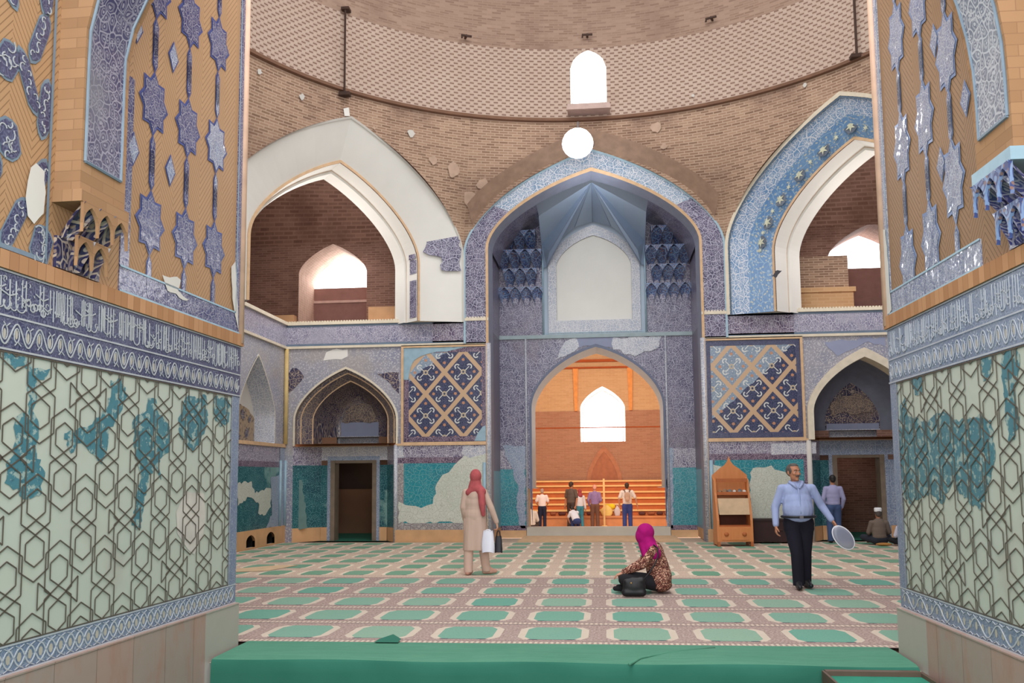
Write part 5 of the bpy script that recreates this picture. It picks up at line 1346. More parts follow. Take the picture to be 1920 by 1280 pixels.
# yellow bag and white bag by the post
def sack(name, px0, px1, pyt, pyb, y, mat, lab, hnd):
    a = at_y(px0, pyb, y); b = at_y(px1, pyt, y); cx = (a.x + b.x) / 2; z0 = a.z; H = b.z - a.z; W = abs(b.x - a.x) / 2
    r = tag(empty(name, (cx, y, z0)), lab, 'bag'); rows = []
    pass
    for j in range(9):
        t = j / 8; k = .8 + .25 * math.sin(PI * min(1, t * 1.2)) - (.55 * max(0, t - .7) / .3)
        rows.append([(W * k * math.cos(2 * PI * i / 14) * (1 + .06 * math.sin(i * 2.3 + j)), W * .34 * k * math.sin(2 * PI * i / 14), H * t * (1 + .03 * math.sin(i * 1.7))) for i in range(14)])
    mb = MB(); mb.grid(rows, 0, None, True); mb.face(rows[0][::-1]); mb.face(rows[-1]); mb.build('bag_body', mat, r, True)
    if hnd:
        mb = MB(); mb.tube([(W * .3 * math.cos(t), 0, H * .97 + H * .22 * math.sin(t)) for t in [PI * k / 8 for k in range(9)]], .012, 6); mb.build('handle', mat, r, True)
    return r
zt_ = tops[0].z + .006
sack('yellow_bag', 1127, 1148, 947, 967, YB + .07, plain('pale yellow cloth', (250, 206, 120), .8, .08), 'pale yellow bag beside the upright wooden post', False).location.z = zt_
p = at_y(1146, 948, 39.3)
mb = MB(); mb.ball((0, 0, 0), (.16, .1, .12), 0, 12, 8); mb.tube([(-.12, 0, .04), (-.3, 0, .02), (-.36, 0, -.04)], [.08, .06, .03], 8); o = mb.build('yellow_cloth', plain('bright yellow cloth', (250, 214, 40), .8, .06), None, True); o.location = (p.x + .02, YB + .38, tops[1].z + .125); tag(o, 'bright yellow folded cloth right of the upright wooden post', 'cloth')
sack('white_bag', 1152, 1163, 950, 968, YB + .1, plain('greyish white plastic', (214, 200, 200), .4, .04), 'small white plastic bag left of the man with the beige backpack', True).location.z = zt_
# ================================================================== PEOPLE
def V3(*a): return Vector(a)
def cap_mesh(mb, p, q, r0, r1, k=14):
    p, q = Vector(p), Vector(q); d = (q - p); L = d.length
    d = d.normalized() if L > 1e-6 else Vector((0, 0, 1))
    pts, rr = [], []
    for j in range(5): a = PI / 2 * (1 - j / 4); pts.append(p - d * r0 * math.sin(a)); rr.append(max(1e-4, r0 * math.cos(a)))
    for j in range(5): a = PI / 2 * j / 4; pts.append(q + d * r1 * math.sin(a)); rr.append(max(1e-4, r1 * math.cos(a)))
    pts = [x + d * 1e-5 * i for i, x in enumerate(pts)]
    mb.tube(pts, rr, k)
def ell_mesh(mb, c, r, X=None, Y=None, Z=None, a=18, b=12):
    X = X or Vector((1, 0, 0)); Y = Y or Vector((0, 1, 0)); Z = Z or Vector((0, 0, 1)); c = Vector(c)
    rows = []
    for j in range(b + 1):
        s, z = math.sin(PI * j / b), -math.cos(PI * j / b); s = max(s, 1e-3)
        rows.append([c + X * r[0] * s * math.cos(2 * PI * i / a) + Y * r[1] * s * math.sin(2 * PI * i / a) + Z * r[2] * z for i in range(a)])
    base = len(mb.v); mb.grid(rows, 0, None, True)
    for e in (0, b):
        q = [base + e * a + i for i in range(a)]; mb.f.append(tuple(q if e else q[::-1])); mb.mi.append(0); mb.uv.append([(0, 0)] * a)
def blob(name, prims, mats, parent, voxel=.012, smooth=5, pick=None, zmin=None, cuts=()):
    """grow one continuous skin around a set of tapered limbs and ovals"""
    mb = MB()
    for p in prims:
        if p[0] == 'c': cap_mesh(mb, *p[1:])
        else: ell_mesh(mb, *p[1:])
    o = mb.build(name, mats, None, True)
    m = o.modifiers.new('r', 'REMESH'); m.mode = 'VOXEL'; m.voxel_size = voxel; m.use_smooth_shade = True
    if smooth: s = o.modifiers.new('s', 'SMOOTH'); s.iterations = smooth; s.factor = .5
    dg = bpy.context.evaluated_depsgraph_get(); ev = o.evaluated_get(dg)
    me = bpy.data.meshes.new_from_object(ev); o.modifiers.clear(); old = o.data; o.data = me; bpy.data.meshes.remove(old)
    me.name = name
    if zmin is not None:
        for v in me.vertices:
            if v.co.z < zmin: v.co.z = zmin + (v.co.z - zmin) * .04
    if len(me.materials) == 0:
        for q in (mats if isinstance(mats, (list, tuple)) else [mats]): me.materials.append(M[q] if isinstance(q, str) else q)
    if pick: me.polygons.foreach_set('material_index', [pick(p.center) for p in me.polygons])
    else: me.polygons.foreach_set('material_index', [0] * len(me.polygons))
    me.polygons.foreach_set('use_smooth', [True] * len(me.polygons)); me.update()
    if parent is not None: o.parent = parent
    return o
def hand_prims(w, d, n, side, curl=.35, s=1.0):
    """palm, four unequal bent fingers and a thumb; w wrist, d pointing direction, n palm normal, side towards the thumb"""
    w, d, n, t = Vector(w), Vector(d).normalized(), Vector(n).normalized(), Vector(side).normalized()
    P = []
    lens = (.070, .078, .072, .056)
    for i in range(4):
        off = t * (.030 - .020 * i) * s
        k = w + d * .088 * s + off
        P.append(('c', w + d * .012 * s + off * .55, k, .017 * s, .0125 * s))
        dd = (d * math.cos(curl) + n * math.sin(curl)).normalized(); m = k + dd * lens[i] * .52 * s
        d2 = (d * math.cos(curl * 2.4) + n * math.sin(curl * 2.4)).normalized(); e = m + d2 * lens[i] * .5 * s
        P += [('c', k, m, .0108 * s, .0095 * s), ('c', m, e, .0095 * s, .0078 * s)]
    b = w + d * .028 * s + t * .026 * s; m = b + (d * .55 + t * .75 + n * .3).normalized() * .042 * s; e = m + (d * .85 + t * .25 + n * .45).normalized() * .034 * s
    P += [('c', w + d * .01 * s + t * .012 * s, b, .016 * s, .0135 * s), ('c', b, m, .0135 * s, .0115 * s), ('c', m, e, .0115 * s, .009 * s)]
    return P
def basis(f, tilt=0.0):
    f = Vector(f).normalized(); z = Vector((0, 0, 1)); x = z.cross(f).normalized() * -1   # x: the person's left when f is forward
    x = f.cross(z).normalized() * -1; u = x.cross(f).normalized()
    if u.z < 0: u = -u
    return x, f, u
def head_prims(c, f, s=1.0, face=True):
    X, F, U = basis(f); c = Vector(c); at = lambda x, y, z: c + X * x * s + F * y * s + U * z * s
    P = [('e', at(0, -.012, .022), (.077 * s, .095 * s, .098 * s), X, F, U), ('e', at(0, .022, -.052), (.058 * s, .066 * s, .068 * s), X, F, U)]
    if face:
        P += [('c', at(0, .088, .012), at(0, .108, -.024), .009 * s, .014 * s), ('c', at(-.012, .098, -.028), at(.012, .098, -.028), .009 * s, .009 * s),
              ('c', at(-.034, .080, .027), at(.034, .080, .027), .012 * s, .012 * s), ('c', at(-.02, .083, -.062), at(.02, .083, -.062), .0085 * s, .0085 * s), ('e', at(0, .074, -.098), (.026 * s, .022 * s, .02 * s), X, F, U),
              ('e', at(-.036, .066, -.02), (.026 * s, .024 * s, .022 * s), X, F, U), ('e', at(.036, .066, -.02), (.026 * s, .024 * s, .022 * s), X, F, U)]
        for q in (-1, 1): P += [('e', at(q * .077, -.012, -.01), (.012 * s, .02 * s, .032 * s), X, F, U)]
    return P
def face_parts(root, c, f, s, brow, beard=None, voxel=.006):
    X, F, U = basis(f); c = Vector(c); at = lambda x, y, z: c + X * x * s + F * y * s + U * z * s
    for q in (-1, 1):
        mb = MB(); ell_mesh(mb, at(q * .031, .079, .006), (.0125 * s, .008 * s, .0075 * s), X, F, U, 10, 7); mb.build('eye', plain('eye white', (214, 206, 198), .3, .02), root, True)
        mb = MB(); ell_mesh(mb, at(q * .031, .0855, .006), (.0055 * s, .0035 * s, .0055 * s), X, F, U, 8, 6); mb.build('pupil', plain('dark pupil', (30, 20, 16), .2, .02), root, True)
        mb = MB(); mb.tube([at(q * .012, .094, .030), at(q * .032, .093, .036), at(q * .052, .080, .030)], [.004 * s, .0055 * s, .003 * s], 6); mb.build('eyebrow', brow, root, True)
    mb = MB(); mb.tube([at(-.026, .083, -.060), at(-.012, .0925, -.0575), at(0, .0945, -.0585), at(.012, .0925, -.0575), at(.026, .083, -.060)], [.002, .005, .0055, .005, .002], 6); mb.build('mouth', plain('lips', (136, 78, 70), .5, .05), root, True)
    if beard:
        mb = MB(); mb.tube([at(-.034, .082, -.052), at(-.016, .098, -.042), at(0, .102, -.041), at(.016, .098, -.042), at(.034, .082, -.052)], [.004, .008, .008, .008, .004], 6); mb.build('moustache', beard, root, True)
def figure(root, J, skin, shirt=None, pants=None, hair=None, shoes=None, s=1.0, vox=.010, fat=0.0, sleeve='long', hands=(None, None), face=(0, -1, 0), facial=False, hem=None, hairfn=None, shirt_mats=None, shirt_pick=None, hemz=None):
    """one continuous body and its clothes; J holds the joints in metres"""
    j = {k: Vector(v) for k, v in J.items()}
    body = head_prims(j['head'], face, s, facial or vox < .012)
    body += [('c', j['neck'], j['head'] + Vector((0, 0, -.05)), .054 * s, .05 * s), ('c', j['neck'], j['chest'], .055 * s, .08 * s)]
    bx = (j['shR'] - j['shL']).normalized()
    for q in ('L', 'R'):
        body += [('c', j['chest'], j['sh' + q], .06 * s, .045 * s), ('c', j['sh' + q], j['el' + q], .047 * s, .038 * s), ('c', j['el' + q], j['wr' + q], .037 * s, .026 * s),
                 ('c', j['pelvis'], j['hip' + q], .085 * s, .075 * s), ('c', j['hip' + q], j['kn' + q], .07 * s, .048 * s), ('c', j['kn' + q], j['an' + q], .05 * s, .034 * s), ('c', j['an' + q], j['toe' + q], .036 * s, .028 * s)]
    body += [('c', j['chest'], j['pelvis'], .09 * s, .085 * s)]
    for q, h in zip(('L', 'R'), hands):
        if h: body += hand_prims(j['wr' + q], h[0], h[1], h[2], h[3] if len(h) > 3 else .35, s)
        else:
            d = (j['wr' + q] - j['el' + q]); t = Vector((0, -1, 0)); n = Vector((1 if q == 'L' else -1, 0, 0)); body += hand_prims(j['wr' + q], d, n, t, .3, s)
    blob('body', body, skin, root, vox, 3)
    ch, pv = j['chest'], j['pelvis']; wv = (j['shR'] - j['shL']).length / 2
    if shirt is not None:
        bl = ch.lerp(pv, .55); fv = Vector(J.get('front', (0, -1, 0))); X = bx; Z = (ch - pv).normalized(); Y = Z.cross(X)
        P = [('e', ch + Z * .0, (wv * .92, (.122 + fat * .45) * s, .20 * s), X, Y, Z), ('e', ch.lerp(bl, .55) + fv * fat * .3, ((.172 + fat * .45) * s, (.124 + fat * .75) * s, .19 * s), X, Y, Z), ('e', bl + fv * fat * .55, ((.168 + fat * .6) * s, (.122 + fat) * s, .21 * s), X, Y, Z), ('e', pv + Z * .07, ((.168 + fat * .5) * s, (.125 + fat * .7) * s, .12 * s), X, Y, Z)]
        P += [('c', j['neck'] - Z * .03, ch, .072 * s, .12 * s)]
        for q in ('L', 'R'):
            P += [('c', ch + Z * .06 * s, j['sh' + q] - Z * .012, .088 * s, .062 * s), ('c', j['neck'] - Z * .045 * s, j['sh' + q] - Z * .02, .052 * s, .052 * s)]
            if sleeve == 'long': P += [('c', j['sh' + q] - Z * .015, j['el' + q], .062 * s, .056 * s), ('c', j['el' + q], j['wr' + q].lerp(j['el' + q], .06), .056 * s, .043 * s)]
            else: P += [('c', j['sh' + q], j['sh' + q].lerp(j['el' + q], .72), .068 * s, .066 * s)]
        if hem: P += hem
        blob('shirt', P, shirt_mats or shirt, root, max(vox, .011), 4, shirt_pick, hemz)
    legz = min(j['anL'].z, j['anR'].z) - .045 * s if abs(j['knL'].z - j['anL'].z) > .25 * s else None
    if pants is not None:
        P = [('e', pv + Vector((0, 0, .02)), ((.165 + fat * .45) * s, (.12 + fat * .55) * s, .12 * s), bx, Vector((0, 0, 1)).cross(bx), Vector((0, 0, 1)))]
        for q in ('L', 'R'): P += [('c', pv.lerp(j['hip' + q], .8), j['hip' + q].lerp(j['kn' + q], .15), (.115 + fat * .3) * s, (.105 + fat * .2) * s), ('c', j['hip' + q], j['kn' + q], (.104 + fat * .2) * s, .082 * s), ('c', j['kn' + q], j['an' + q] - Vector((0, 0, .03 if legz is not None else -.025)), .082 * s, .074 * s if legz is not None else .058 * s)]
        blob('trousers', P, pants, root, max(vox, .011), 4, None, legz)
    if shoes is not None:
        for q in ('L', 'R'):
            a, t = j['an' + q], j['toe' + q]; fl = Vector((a.x, a.y, min(a.z, t.z)))
            d = (t - fl); d.z = 0; d = d.normalized()
            blob('shoe', [('c', fl - d * .03, fl + d * .07, .043 * s, .045 * s), ('c', fl + d * .05, t + d * .02, .044 * s, .034 * s), ('c', a + Vector((0, 0, .01)), t + d * .0, .047 * s, .034 * s)], shoes, root, .010, 3)
    if hair is not None:
        X, F, U = basis(face); c = j['head']; at = lambda x, y, z: c + X * x * s + F * y * s + U * z * s
        P = hairfn(at, X, F, U, s) if hairfn else [('e', at(0, -.026, .040), (.083 * s, .096 * s, .092 * s), X, F, U), ('e', at(0, -.062, -.005), (.070 * s, .052 * s, .07 * s), X, F, U)]
        blob('hair', P, hair, root, .009, 3)
SK = plain('warm skin', (178, 122, 94), .5, .06, 8, .3); SKL = plain('light skin', (204, 150, 124), .5, .06, 8, .3)
GREYH = plain('grey black hair', (78, 70, 66), .7, .25, 40); BLKH = plain('black hair', (28, 24, 24), .5, .2, 40); BRNH = plain('dark brown hair', (56, 38, 30), .6, .2, 40)
# ---- the walking man
o = at_floor(1508, 1104, .012); wm = tag(empty('person', (o.x, o.y, .026)), 'portly grey haired man in pale blue shirt and black trousers walking, looking aside', 'person')
g = G('pale blue shirt cloth'); x, y, z = g.obj(); f = g.noise(g.vec(x * 6, y * 6, z * 2), 2, 4)
sh_b = g.out(g.mix(f, (140, 152, 192), (164, 176, 212)), .85, bump=f, bd=.02, spec=.15)
sh_b2 = plain('shirt placket', (152, 164, 202), .85, .05)
blk = plain('black trouser cloth', (28, 27, 38), .85, .15, 5, .2); blks = plain('black shoe leather', (24, 24, 30), .45, .1)
J = dict(head=(-.085, -.03, 1.555), neck=(-.06, .0, 1.42), chest=(-.05, .01, 1.245), pelvis=(-.04, .02, .90), shL=(-.245, .01, 1.345), shR=(.155, .01, 1.345), elL=(-.335, .04, 1.08), wrL=(-.345, -.02, .835), elR=(.275, .03, 1.10), wrR=(.385, -.06, .905),
         hipL=(-.13, .02, .86), hipR=(.055, .02, .86), knL=(-.095, -.08, .47), knR=(.045, .05, .47), anL=(-.085, -.06, .085), anR=(.055, .14, .09), toeL=(-.10, -.22, .035), toeR=(.08, -.02, .035), front=(0, -1, 0))
fdir = (.42, -.9, -.06)
def hair_side(at, X, F, U, s): return [('e', at(0, -.040, .022), (.083 * s, .083 * s, .092 * s), X, F, U), ('e', at(-.068, .0, .02), (.014, .045, .05), X, F, U), ('e', at(.068, .0, .02), (.014, .045, .05), X, F, U), ('e', at(0, -.005, .084), (.062, .068, .036), X, F, U)]
figure(wm, J, SK, sh_b, blk, GREYH, blks, 1.0, .0075, .065, 'long', (((.0, .0, -1), (1, 0, 0), (0, -1, 0), .45), ((.5, -.15, -.8), (-.5, .3, -.4), (.2, -.9, 0), .7)), fdir, True, None, hair_side)
face_parts(wm, J['head'], fdir, 1.0, GREYH, plain('grey stubble moustache', (96, 84, 80), .7, .2, 40))
mb = MB(); mb.tube([(-.04 + .222 * math.cos(a), .0 + .172 * math.sin(a) - .015, .955) for a in [2 * PI * k / 28 for k in range(29)]], .017, 8); mb.build('belt', blks, wm, True)
mb = MB(); mb.box((-.065, -.208, .937), (-.015, -.192, .973)); mb.build('belt_buckle', plain('steel buckle', (150, 150, 156), .3, .05, metal=1.0), wm)
mb = MB()
for q in (-1, 1):
    mb.tube([(-.058 + q * .015, -.142, 1.335), (-.058 + q * .052, -.118, 1.385), (-.058 + q * .084, -.03, 1.415), (-.058 + q * .06, .06, 1.425), (-.058, .085, 1.428)], [.012, .022, .024, .022, .022], 8)
mb.build('collar', sh_b2, wm, True)
mb = MB(); mb.tube([(-.056, -.150, 1.33), (-.052, -.172, 1.25), (-.048, -.193, 1.12), (-.045, -.196, 1.0)], .008, 6); mb.build('placket', sh_b2, wm, True)
# the translucent tray in his hand
tp = Vector((o.x, o.y, .012)) + V3(.50, -.10, .70)
tr = tag(empty('plastic_tray', tp + V3(.0, -.07, -.005)), 'translucent pale plastic tray with a white rim in the walking man\'s hand', 'tray')
g = G('translucent pale plastic'); TRM = g.out((150, 156, 178), .35, trans=.35, alpha=.9)
ax = V3(.62, -.1, -.78).normalized(); bx_ = V3(.74, .1, .60).normalized(); nx = ax.cross(bx_)
rows = []
for rr, dz in ((.001, .012), (.6, .012), (.9, .008), (1.0, -.012)):
    rows.append([ax * .175 * rr * math.cos(2 * PI * i / 28) + bx_ * .11 * rr * math.sin(2 * PI * i / 28) + nx * dz for i in range(28)])
mb = MB(); mb.grid(rows, 0, None, True); mb.build('tray_dish', TRM, tr, True)
mb = MB(); mb.tube([ax * .175 * math.cos(a) + bx_ * .11 * math.sin(a) - nx * .012 for a in [2 * PI * i / 36 for i in range(37)]], .009, 6); mb.build('tray_rim', plain('white plastic rim', (226, 226, 232), .4, .03), tr, True)
# ---- the standing woman seen from behind
o = at_floor(897, 1077, .012); sw_ = tag(empty('person', (o.x, o.y, .024)), 'woman in coral headscarf and long beige coat standing with her back turned', 'person')
g = G('beige coat cloth'); x, y, z = g.obj(); f = g.noise(g.vec(x * 5, y * 5, z * .8), 2, 4); coat = g.out(g.mix(f, (186, 158, 142), (206, 180, 164)), .9, bump=f, bd=.025, spec=.1)
g = G('coral scarf cloth'); x, y, z = g.obj(); f = g.noise(g.vec(x * 6, y * 6, z * 3), 3, 4); coral = g.out(g.mix(f, (150, 68, 74), (198, 104, 104)), .9, bump=f, bd=.02, spec=.1)
J = dict(head=(-.035, .0, 1.52), neck=(-.04, .0, 1.37), chest=(-.055, .0, 1.22), pelvis=(-.05, .0, .88), shL=(-.195, .0, 1.30), shR=(.095, .0, 1.30), elL=(-.235, -.02, 1.05), wrL=(-.215, .06, .83), elR=(.215, -.02, 1.03), wrR=(.30, .0, .80),
         hipL=(-.14, 0, .84), hipR=(.03, 0, .84), knL=(-.15, -.03, .45), knR=(.07, .06, .45), anL=(-.155, -.05, .075), anR=(.115, .10, .08), toeL=(-.13, .06, .03), toeR=(.235, .14, .03), front=(0, 1, 0))
pale_tr = plain('pale beige trousers', (204, 174, 158), .9, .06)
skirt = [('e', (-.05, 0, .92), (.185, .14, .2)), ('c', (-.09, 0, .86), (-.10, 0, .38), .135, .15), ('c', (0, 0, .86), (.015, 0, .38), .135, .15), ('c', (-.05, .0, .8), (-.045, .02, .36), .14, .16)]
figure(sw_, J, SKL, coat, pale_tr, None, plain('pale pink socks', (196, 150, 132), .9, .06), .96, .008, .012, 'long', (None, ((.15, .0, -1), (-1, 0, 0), (0, 1, 0), .8)), (.15, 1, -.05), False, skirt, hemz=.375)
hd = Vector(J['head'])
blob('headscarf', [('e', hd + V3(0, -.01, .02), (.095, .112, .118)), ('c', hd + V3(0, -.01, -.05), hd + V3(-.01, -.01, -.16), .088, .115), ('c', hd + V3(-.01, -.04, -.17), hd + V3(-.10, -.05, -.235), .085, .06), ('c', hd + V3(.04, -.04, -.17), hd + V3(.10, -.07, -.22), .08, .075),
                   ('c', hd + V3(.10, -.10, -.22), hd + V3(.12, -.13, -.42), .06, .055), ('c', hd + V3(.12, -.13, -.42), hd + V3(.135, -.12, -.58), .055, .035)], coral, sw_, .010, 4)
hw_ = Vector((o.x, o.y, .012)) + V3(.305, .0, .71)
def handbag(name, base, W, T, H, mat, lab, hl, puff):
    r = tag(empty(name, base), lab, 'bag'); rows = []
    for j in range(10):
        t = j / 9; k = 1 + puff * math.sin(PI * t) - (.25 * t if puff else 0)
        rows.append([(W * k * (abs(math.cos(a)) ** .6) * math.copysign(1, math.cos(a)) * (1 + .04 * math.sin(5 * a + j)), T * k * (1 - .5 * t) * (abs(math.sin(a)) ** .7) * math.copysign(1, math.sin(a)), H * t + .01 * math.sin(3 * a) * (j in (0, 9))) for a in [2 * PI * i / 18 for i in range(18)]])
    mb = MB(); mb.grid(rows, 0, None, True); mb.face(rows[0][::-1]); mb.face(rows[-1]); mb.build('bag_body', mat, r, True)
    for q in (-1, 1):
        mb = MB(); mb.tube([(W * .45 * math.cos(t), q * T * .3, H * .97 + hl * math.sin(t)) for t in [PI * k / 10 for k in range(11)]], .008, 6); mb.build('handle', mat, r, True)
    return r
handbag('plastic_bag', hw_ + V3(-.125, -.17, -.345), .10, .06, .33, plain('white plastic', (222, 222, 234), .35, .04), 'white plastic bag hanging beside the beige coat', .03, .12)
handbag('black_bag', hw_ + V3(.02, .0, -.36), .062, .05, .25, plain('black bag leather', (36, 36, 44), .5, .1), 'small black handbag in the hand of the woman in coral headscarf', .1, .06)
# ---- the seated woman
o = at_floor(1222, 1111, .012); se = tag(empty('person', (o.x, o.y, .030)), 'woman in magenta headscarf and brown patterned blouse sitting on the carpet', 'person')
g = G('brown leopard blouse'); x, y, z = g.obj(); vv = g.vec(x + y * .5, z + y * .4)
nz = g.noise(g.vec(x, y, z), 20, 3); vv = g.vec(x + y * .5 + nz * .05, z + y * .4 + nz * .05); e = g.vor(vv, 24, 'DISTANCE_TO_EDGE'); f1 = g.vor(vv, 24, 'F1')
c = g.mix(g.ss(nz, .35, .65), (136, 84, 70), (214, 168, 142)); c = g.mix((e < .12), c, (74, 38, 36)); c = g.mix((f1 < .2) * .9, c, (96, 52, 46)); leo = g.out(c, .85, bump=nz, bd=.015, spec=.15)
g = G('magenta scarf cloth'); x, y, z = g.obj(); f = g.noise(g.vec(x * 5, y * 5, z * 3), 3, 4); mag = g.out(g.mix(f, (132, 10, 88), (190, 24, 124)), .8, bump=f, bd=.02, spec=.15)
blks2 = plain('black skirt cloth', (26, 24, 28), .9, .15)
J = dict(head=(-.085, -.02, .755), neck=(-.01, 0, .63), chest=(.055, 0, .48), pelvis=(.11, 0, .13), shL=(.02, -.165, .56), shR=(.02, .165, .56), elL=(-.12, -.20, .36), wrL=(-.37, -.10, .25), elR=(-.12, .20, .36), wrR=(-.37, .06, .24),
         hipL=(.06, -.09, .12), hipR=(.06, .09, .12), knL=(-.36, -.16, .17), knR=(-.36, .22, .17), anL=(-.30, .10, .07), anR=(-.33, -.04, .06), toeL=(-.42, .10, .045), toeR=(-.46, -.06, .045), front=(-1, 0, 0))
hem = [('e', (.11, 0, .16), (.155, .225, .17)), ('e', (.12, 0, .09), (.15, .215, .09)), ('c', (.06, 0, .40), (.11, 0, .2), .15, .16)]
figure(se, J, SKL, leo, blks2, None, blks2, .95, .008, .02, 'long', (((-1, .25, -.35), (0, 0, -1), (0, .9, 0), .5), ((-1, -.2, -.35), (0, 0, -1), (0, -.9, 0), .5)), (-.96, -.1, -.28), False, hem)
hd = Vector(J['head'])
blob('headscarf', [('e', hd + V3(.02, 0, .018), (.118, .100, .122)), ('e', hd + V3(-.03, 0, -.03), (.085, .088, .11)), ('c', hd + V3(.03, 0, -.06), hd + V3(.075, 0, -.19), .095, .12), ('c', hd + V3(.08, -.03, -.19), hd + V3(.13, -.10, -.25), .11, .085), ('c', hd + V3(.08, .03, -.19), hd + V3(.13, .10, -.25), .11, .085),
                   ('c', hd + V3(.0, 0, -.13), hd + V3(.01, -.08, -.27), .08, .05), ('c', hd + V3(.0, 0, -.13), hd + V3(.01, .08, -.27), .08, .05), ('c', hd + V3(.15, 0, -.22), hd + V3(.175, -.02, -.30), .09, .06)], mag, se, .010, 4)
X, F, U = basis((-.96, -.1, -.28))
hb_ = tag(empty('handbag', (o.x - .24, o.y - .44, .014)), 'black handbag with long strap resting on the carpet at the seated woman\'s side', 'bag')
blob('bag_body', [('c', (-.11, 0, .06), (.10, 0, .06), .055, .055), ('c', (-.10, 0, .19), (.10, 0, .21), .04, .045), ('e', (0, 0, .13), (.15, .055, .12))], plain('black leather', (22, 20, 24), .5, .1), hb_, .012, 3)
mb = MB(); mb.tube([(.10, .0, .20), (.20, .05, .30), (.28, .10, .42), (.32, .15, .51), (.32, .22, .60), (.27, .27, .635)], .010, 6); mb.build('strap', plain('black leather', (22, 20, 24), .5, .1), hb_, True)
mb = MB(); mb.ball((-.04, -.055, .18), .012, 0, 8, 6); mb.build('clasp', plain('gold clasp', (196, 160, 90), .3, .05, metal=1.0), hb_, True)
# ---- generic standing and sitting helpers for people farther away
def standing(px, py, y, z, Hpx_top, lab, shirt, pants, hair, skin=SKL, back=True, fat=.0, sleeve='long', turn=0.0, arms=None, shoes=None, vox=.016, lean=0.0, hairfn=None):
    p = at_y(px, py, y); t = at_y(px, Hpx_top, y); H = t.z - z; s = H / 1.70
    r = tag(empty('person', (p.x, y, z)), lab, 'person'); r.rotation_euler = (0, 0, turn)
    q = 1 if back else -1
    A = arms or dict(elL=(-.25, .0, 1.06), wrL=(-.24, -.06, .82), elR=(.25, .0, 1.06), wrR=(.24, -.06, .82))
    J = dict(head=(0, .02 + lean, 1.56), neck=(0, lean * .8, 1.42), chest=(0, lean * .5, 1.25), pelvis=(0, 0, .90), shL=(-.18, lean * .6, 1.36), shR=(.18, lean * .6, 1.36), hipL=(-.09, 0, .86), hipR=(.09, 0, .86), knL=(-.10, .03, .48), knR=(.10, .03, .48), anL=(-.105, -.02, .08), anR=(.105, -.02, .08), toeL=(-.12, .12, .035), toeR=(.12, .12, .035), front=(0, 1, 0), **A)
    J = {k: (v[0] * s, v[1] * s, v[2] * s) if k != 'front' else v for k, v in J.items()}
    figure(r, J, skin, shirt, pants, hair, shoes or blks, s, vox, fat, sleeve, (None, None), (0, 1, -.12), False, None, hairfn)
    if not back: r.rotation_euler = (0, 0, PI + turn)
    return r, s
lav = plain('lavender shirt', (158, 156, 192), .85, .06, 4); jeans = plain('blue jeans', (62, 80, 118), .85, .15, 6); white_s = plain('white shirt', (238, 222, 218), .85, .03); navy_t = plain('navy trousers', (34, 38, 62), .85, .1)
standing(1566, 1018, 21.0, .025, 889, 'man in lavender shirt and blue jeans standing at the right doorway', lav, jeans, BLKH, SK, arms=dict(elL=(-.25, -.02, 1.08), wrL=(-.20, .10, .88), elR=(.25, -.02, 1.08), wrR=(.22, .08, .86)), vox=.012)
YP = 38.0; ZP = -.6
standing(1017, 984, YP, ZP, 915, 'man in white shirt and navy trousers seen from behind at the left of the sanctuary', white_s, navy_t, plain('thin grey hair', (176, 150, 138), .7, .1), SKL, sleeve='short', arms=dict(elL=(-.27, .02, 1.08), wrL=(-.20, .2, .98), elR=(.27, .02, 1.08), wrR=(.20, .2, .98)))
standing(1072, 985, YP - .3, ZP, 902, 'man in dark grey tee shirt standing in front of the benches', plain('dark grey tee', (92, 78, 70), .85, .12), plain('dark trousers', (66, 52, 48), .85, .1), BRNH, SK, sleeve='short', turn=-.6, fat=.03)
standing(1088, 985, YP + .35, ZP, 916, 'woman in white top and red scarf standing beside the dark tee shirted man', plain('white top', (236, 228, 228), .85, .03), plain('teal blue trousers', (70, 140, 156), .85, .1), plain('dusky red scarf', (168, 70, 76), .9, .12), SKL, turn=.5, hairfn=lambda at, X, F, U, s: [('e', at(0, -.02, .03), (.092 * s, .108 * s, .108 * s), X, F, U), ('c', at(0, -.03, -.06), at(0, -.04, -.16), .085 * s, .11 * s)])
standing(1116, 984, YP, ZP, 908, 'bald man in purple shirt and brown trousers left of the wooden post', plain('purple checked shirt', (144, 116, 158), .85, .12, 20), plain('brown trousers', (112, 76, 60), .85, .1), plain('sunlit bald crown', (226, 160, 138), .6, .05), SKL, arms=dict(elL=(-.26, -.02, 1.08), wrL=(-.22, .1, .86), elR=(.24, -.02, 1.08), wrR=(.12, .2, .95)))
bm, bs = standing(1177, 990, YP - 1.6, ZP, 904, 'man with beige backpack and blue jeans right of the wooden post', plain('pale striped shirt', (214, 200, 190), .85, .1, 14), plain('bright blue jeans', (48, 62, 122), .85, .14, 6), BRNH, SK, sleeve='short', arms=dict(elL=(-.29, .0, 1.1), wrL=(-.27, .04, .86), elR=(.31, .0, 1.1), wrR=(.36, -.02, .84)))
bp = tag(empty('backpack', (bm.location.x, bm.location.y, ZP)), 'small beige backpack worn by the man in blue jeans', 'backpack')
blob('pack', [('e', (0, -.225 * bs, 1.20 * bs), (.115, .065, .18)), ('e', (0, -.26 * bs, 1.10 * bs), (.09, .05, .09))], plain('beige backpack cloth', (178, 144, 122), .9, .1), bp, .014, 3)
for q in (-1, 1):
    mb = MB(); mb.tube([(q * .08, -.19 * bs, 1.36 * bs), (q * .11, -.10 * bs, 1.45 * bs), (q * .12, .06 * bs, 1.42 * bs)], .02, 6); mb.build('strap', plain('brown strap', (112, 84, 70), .9, .1), bp, True)
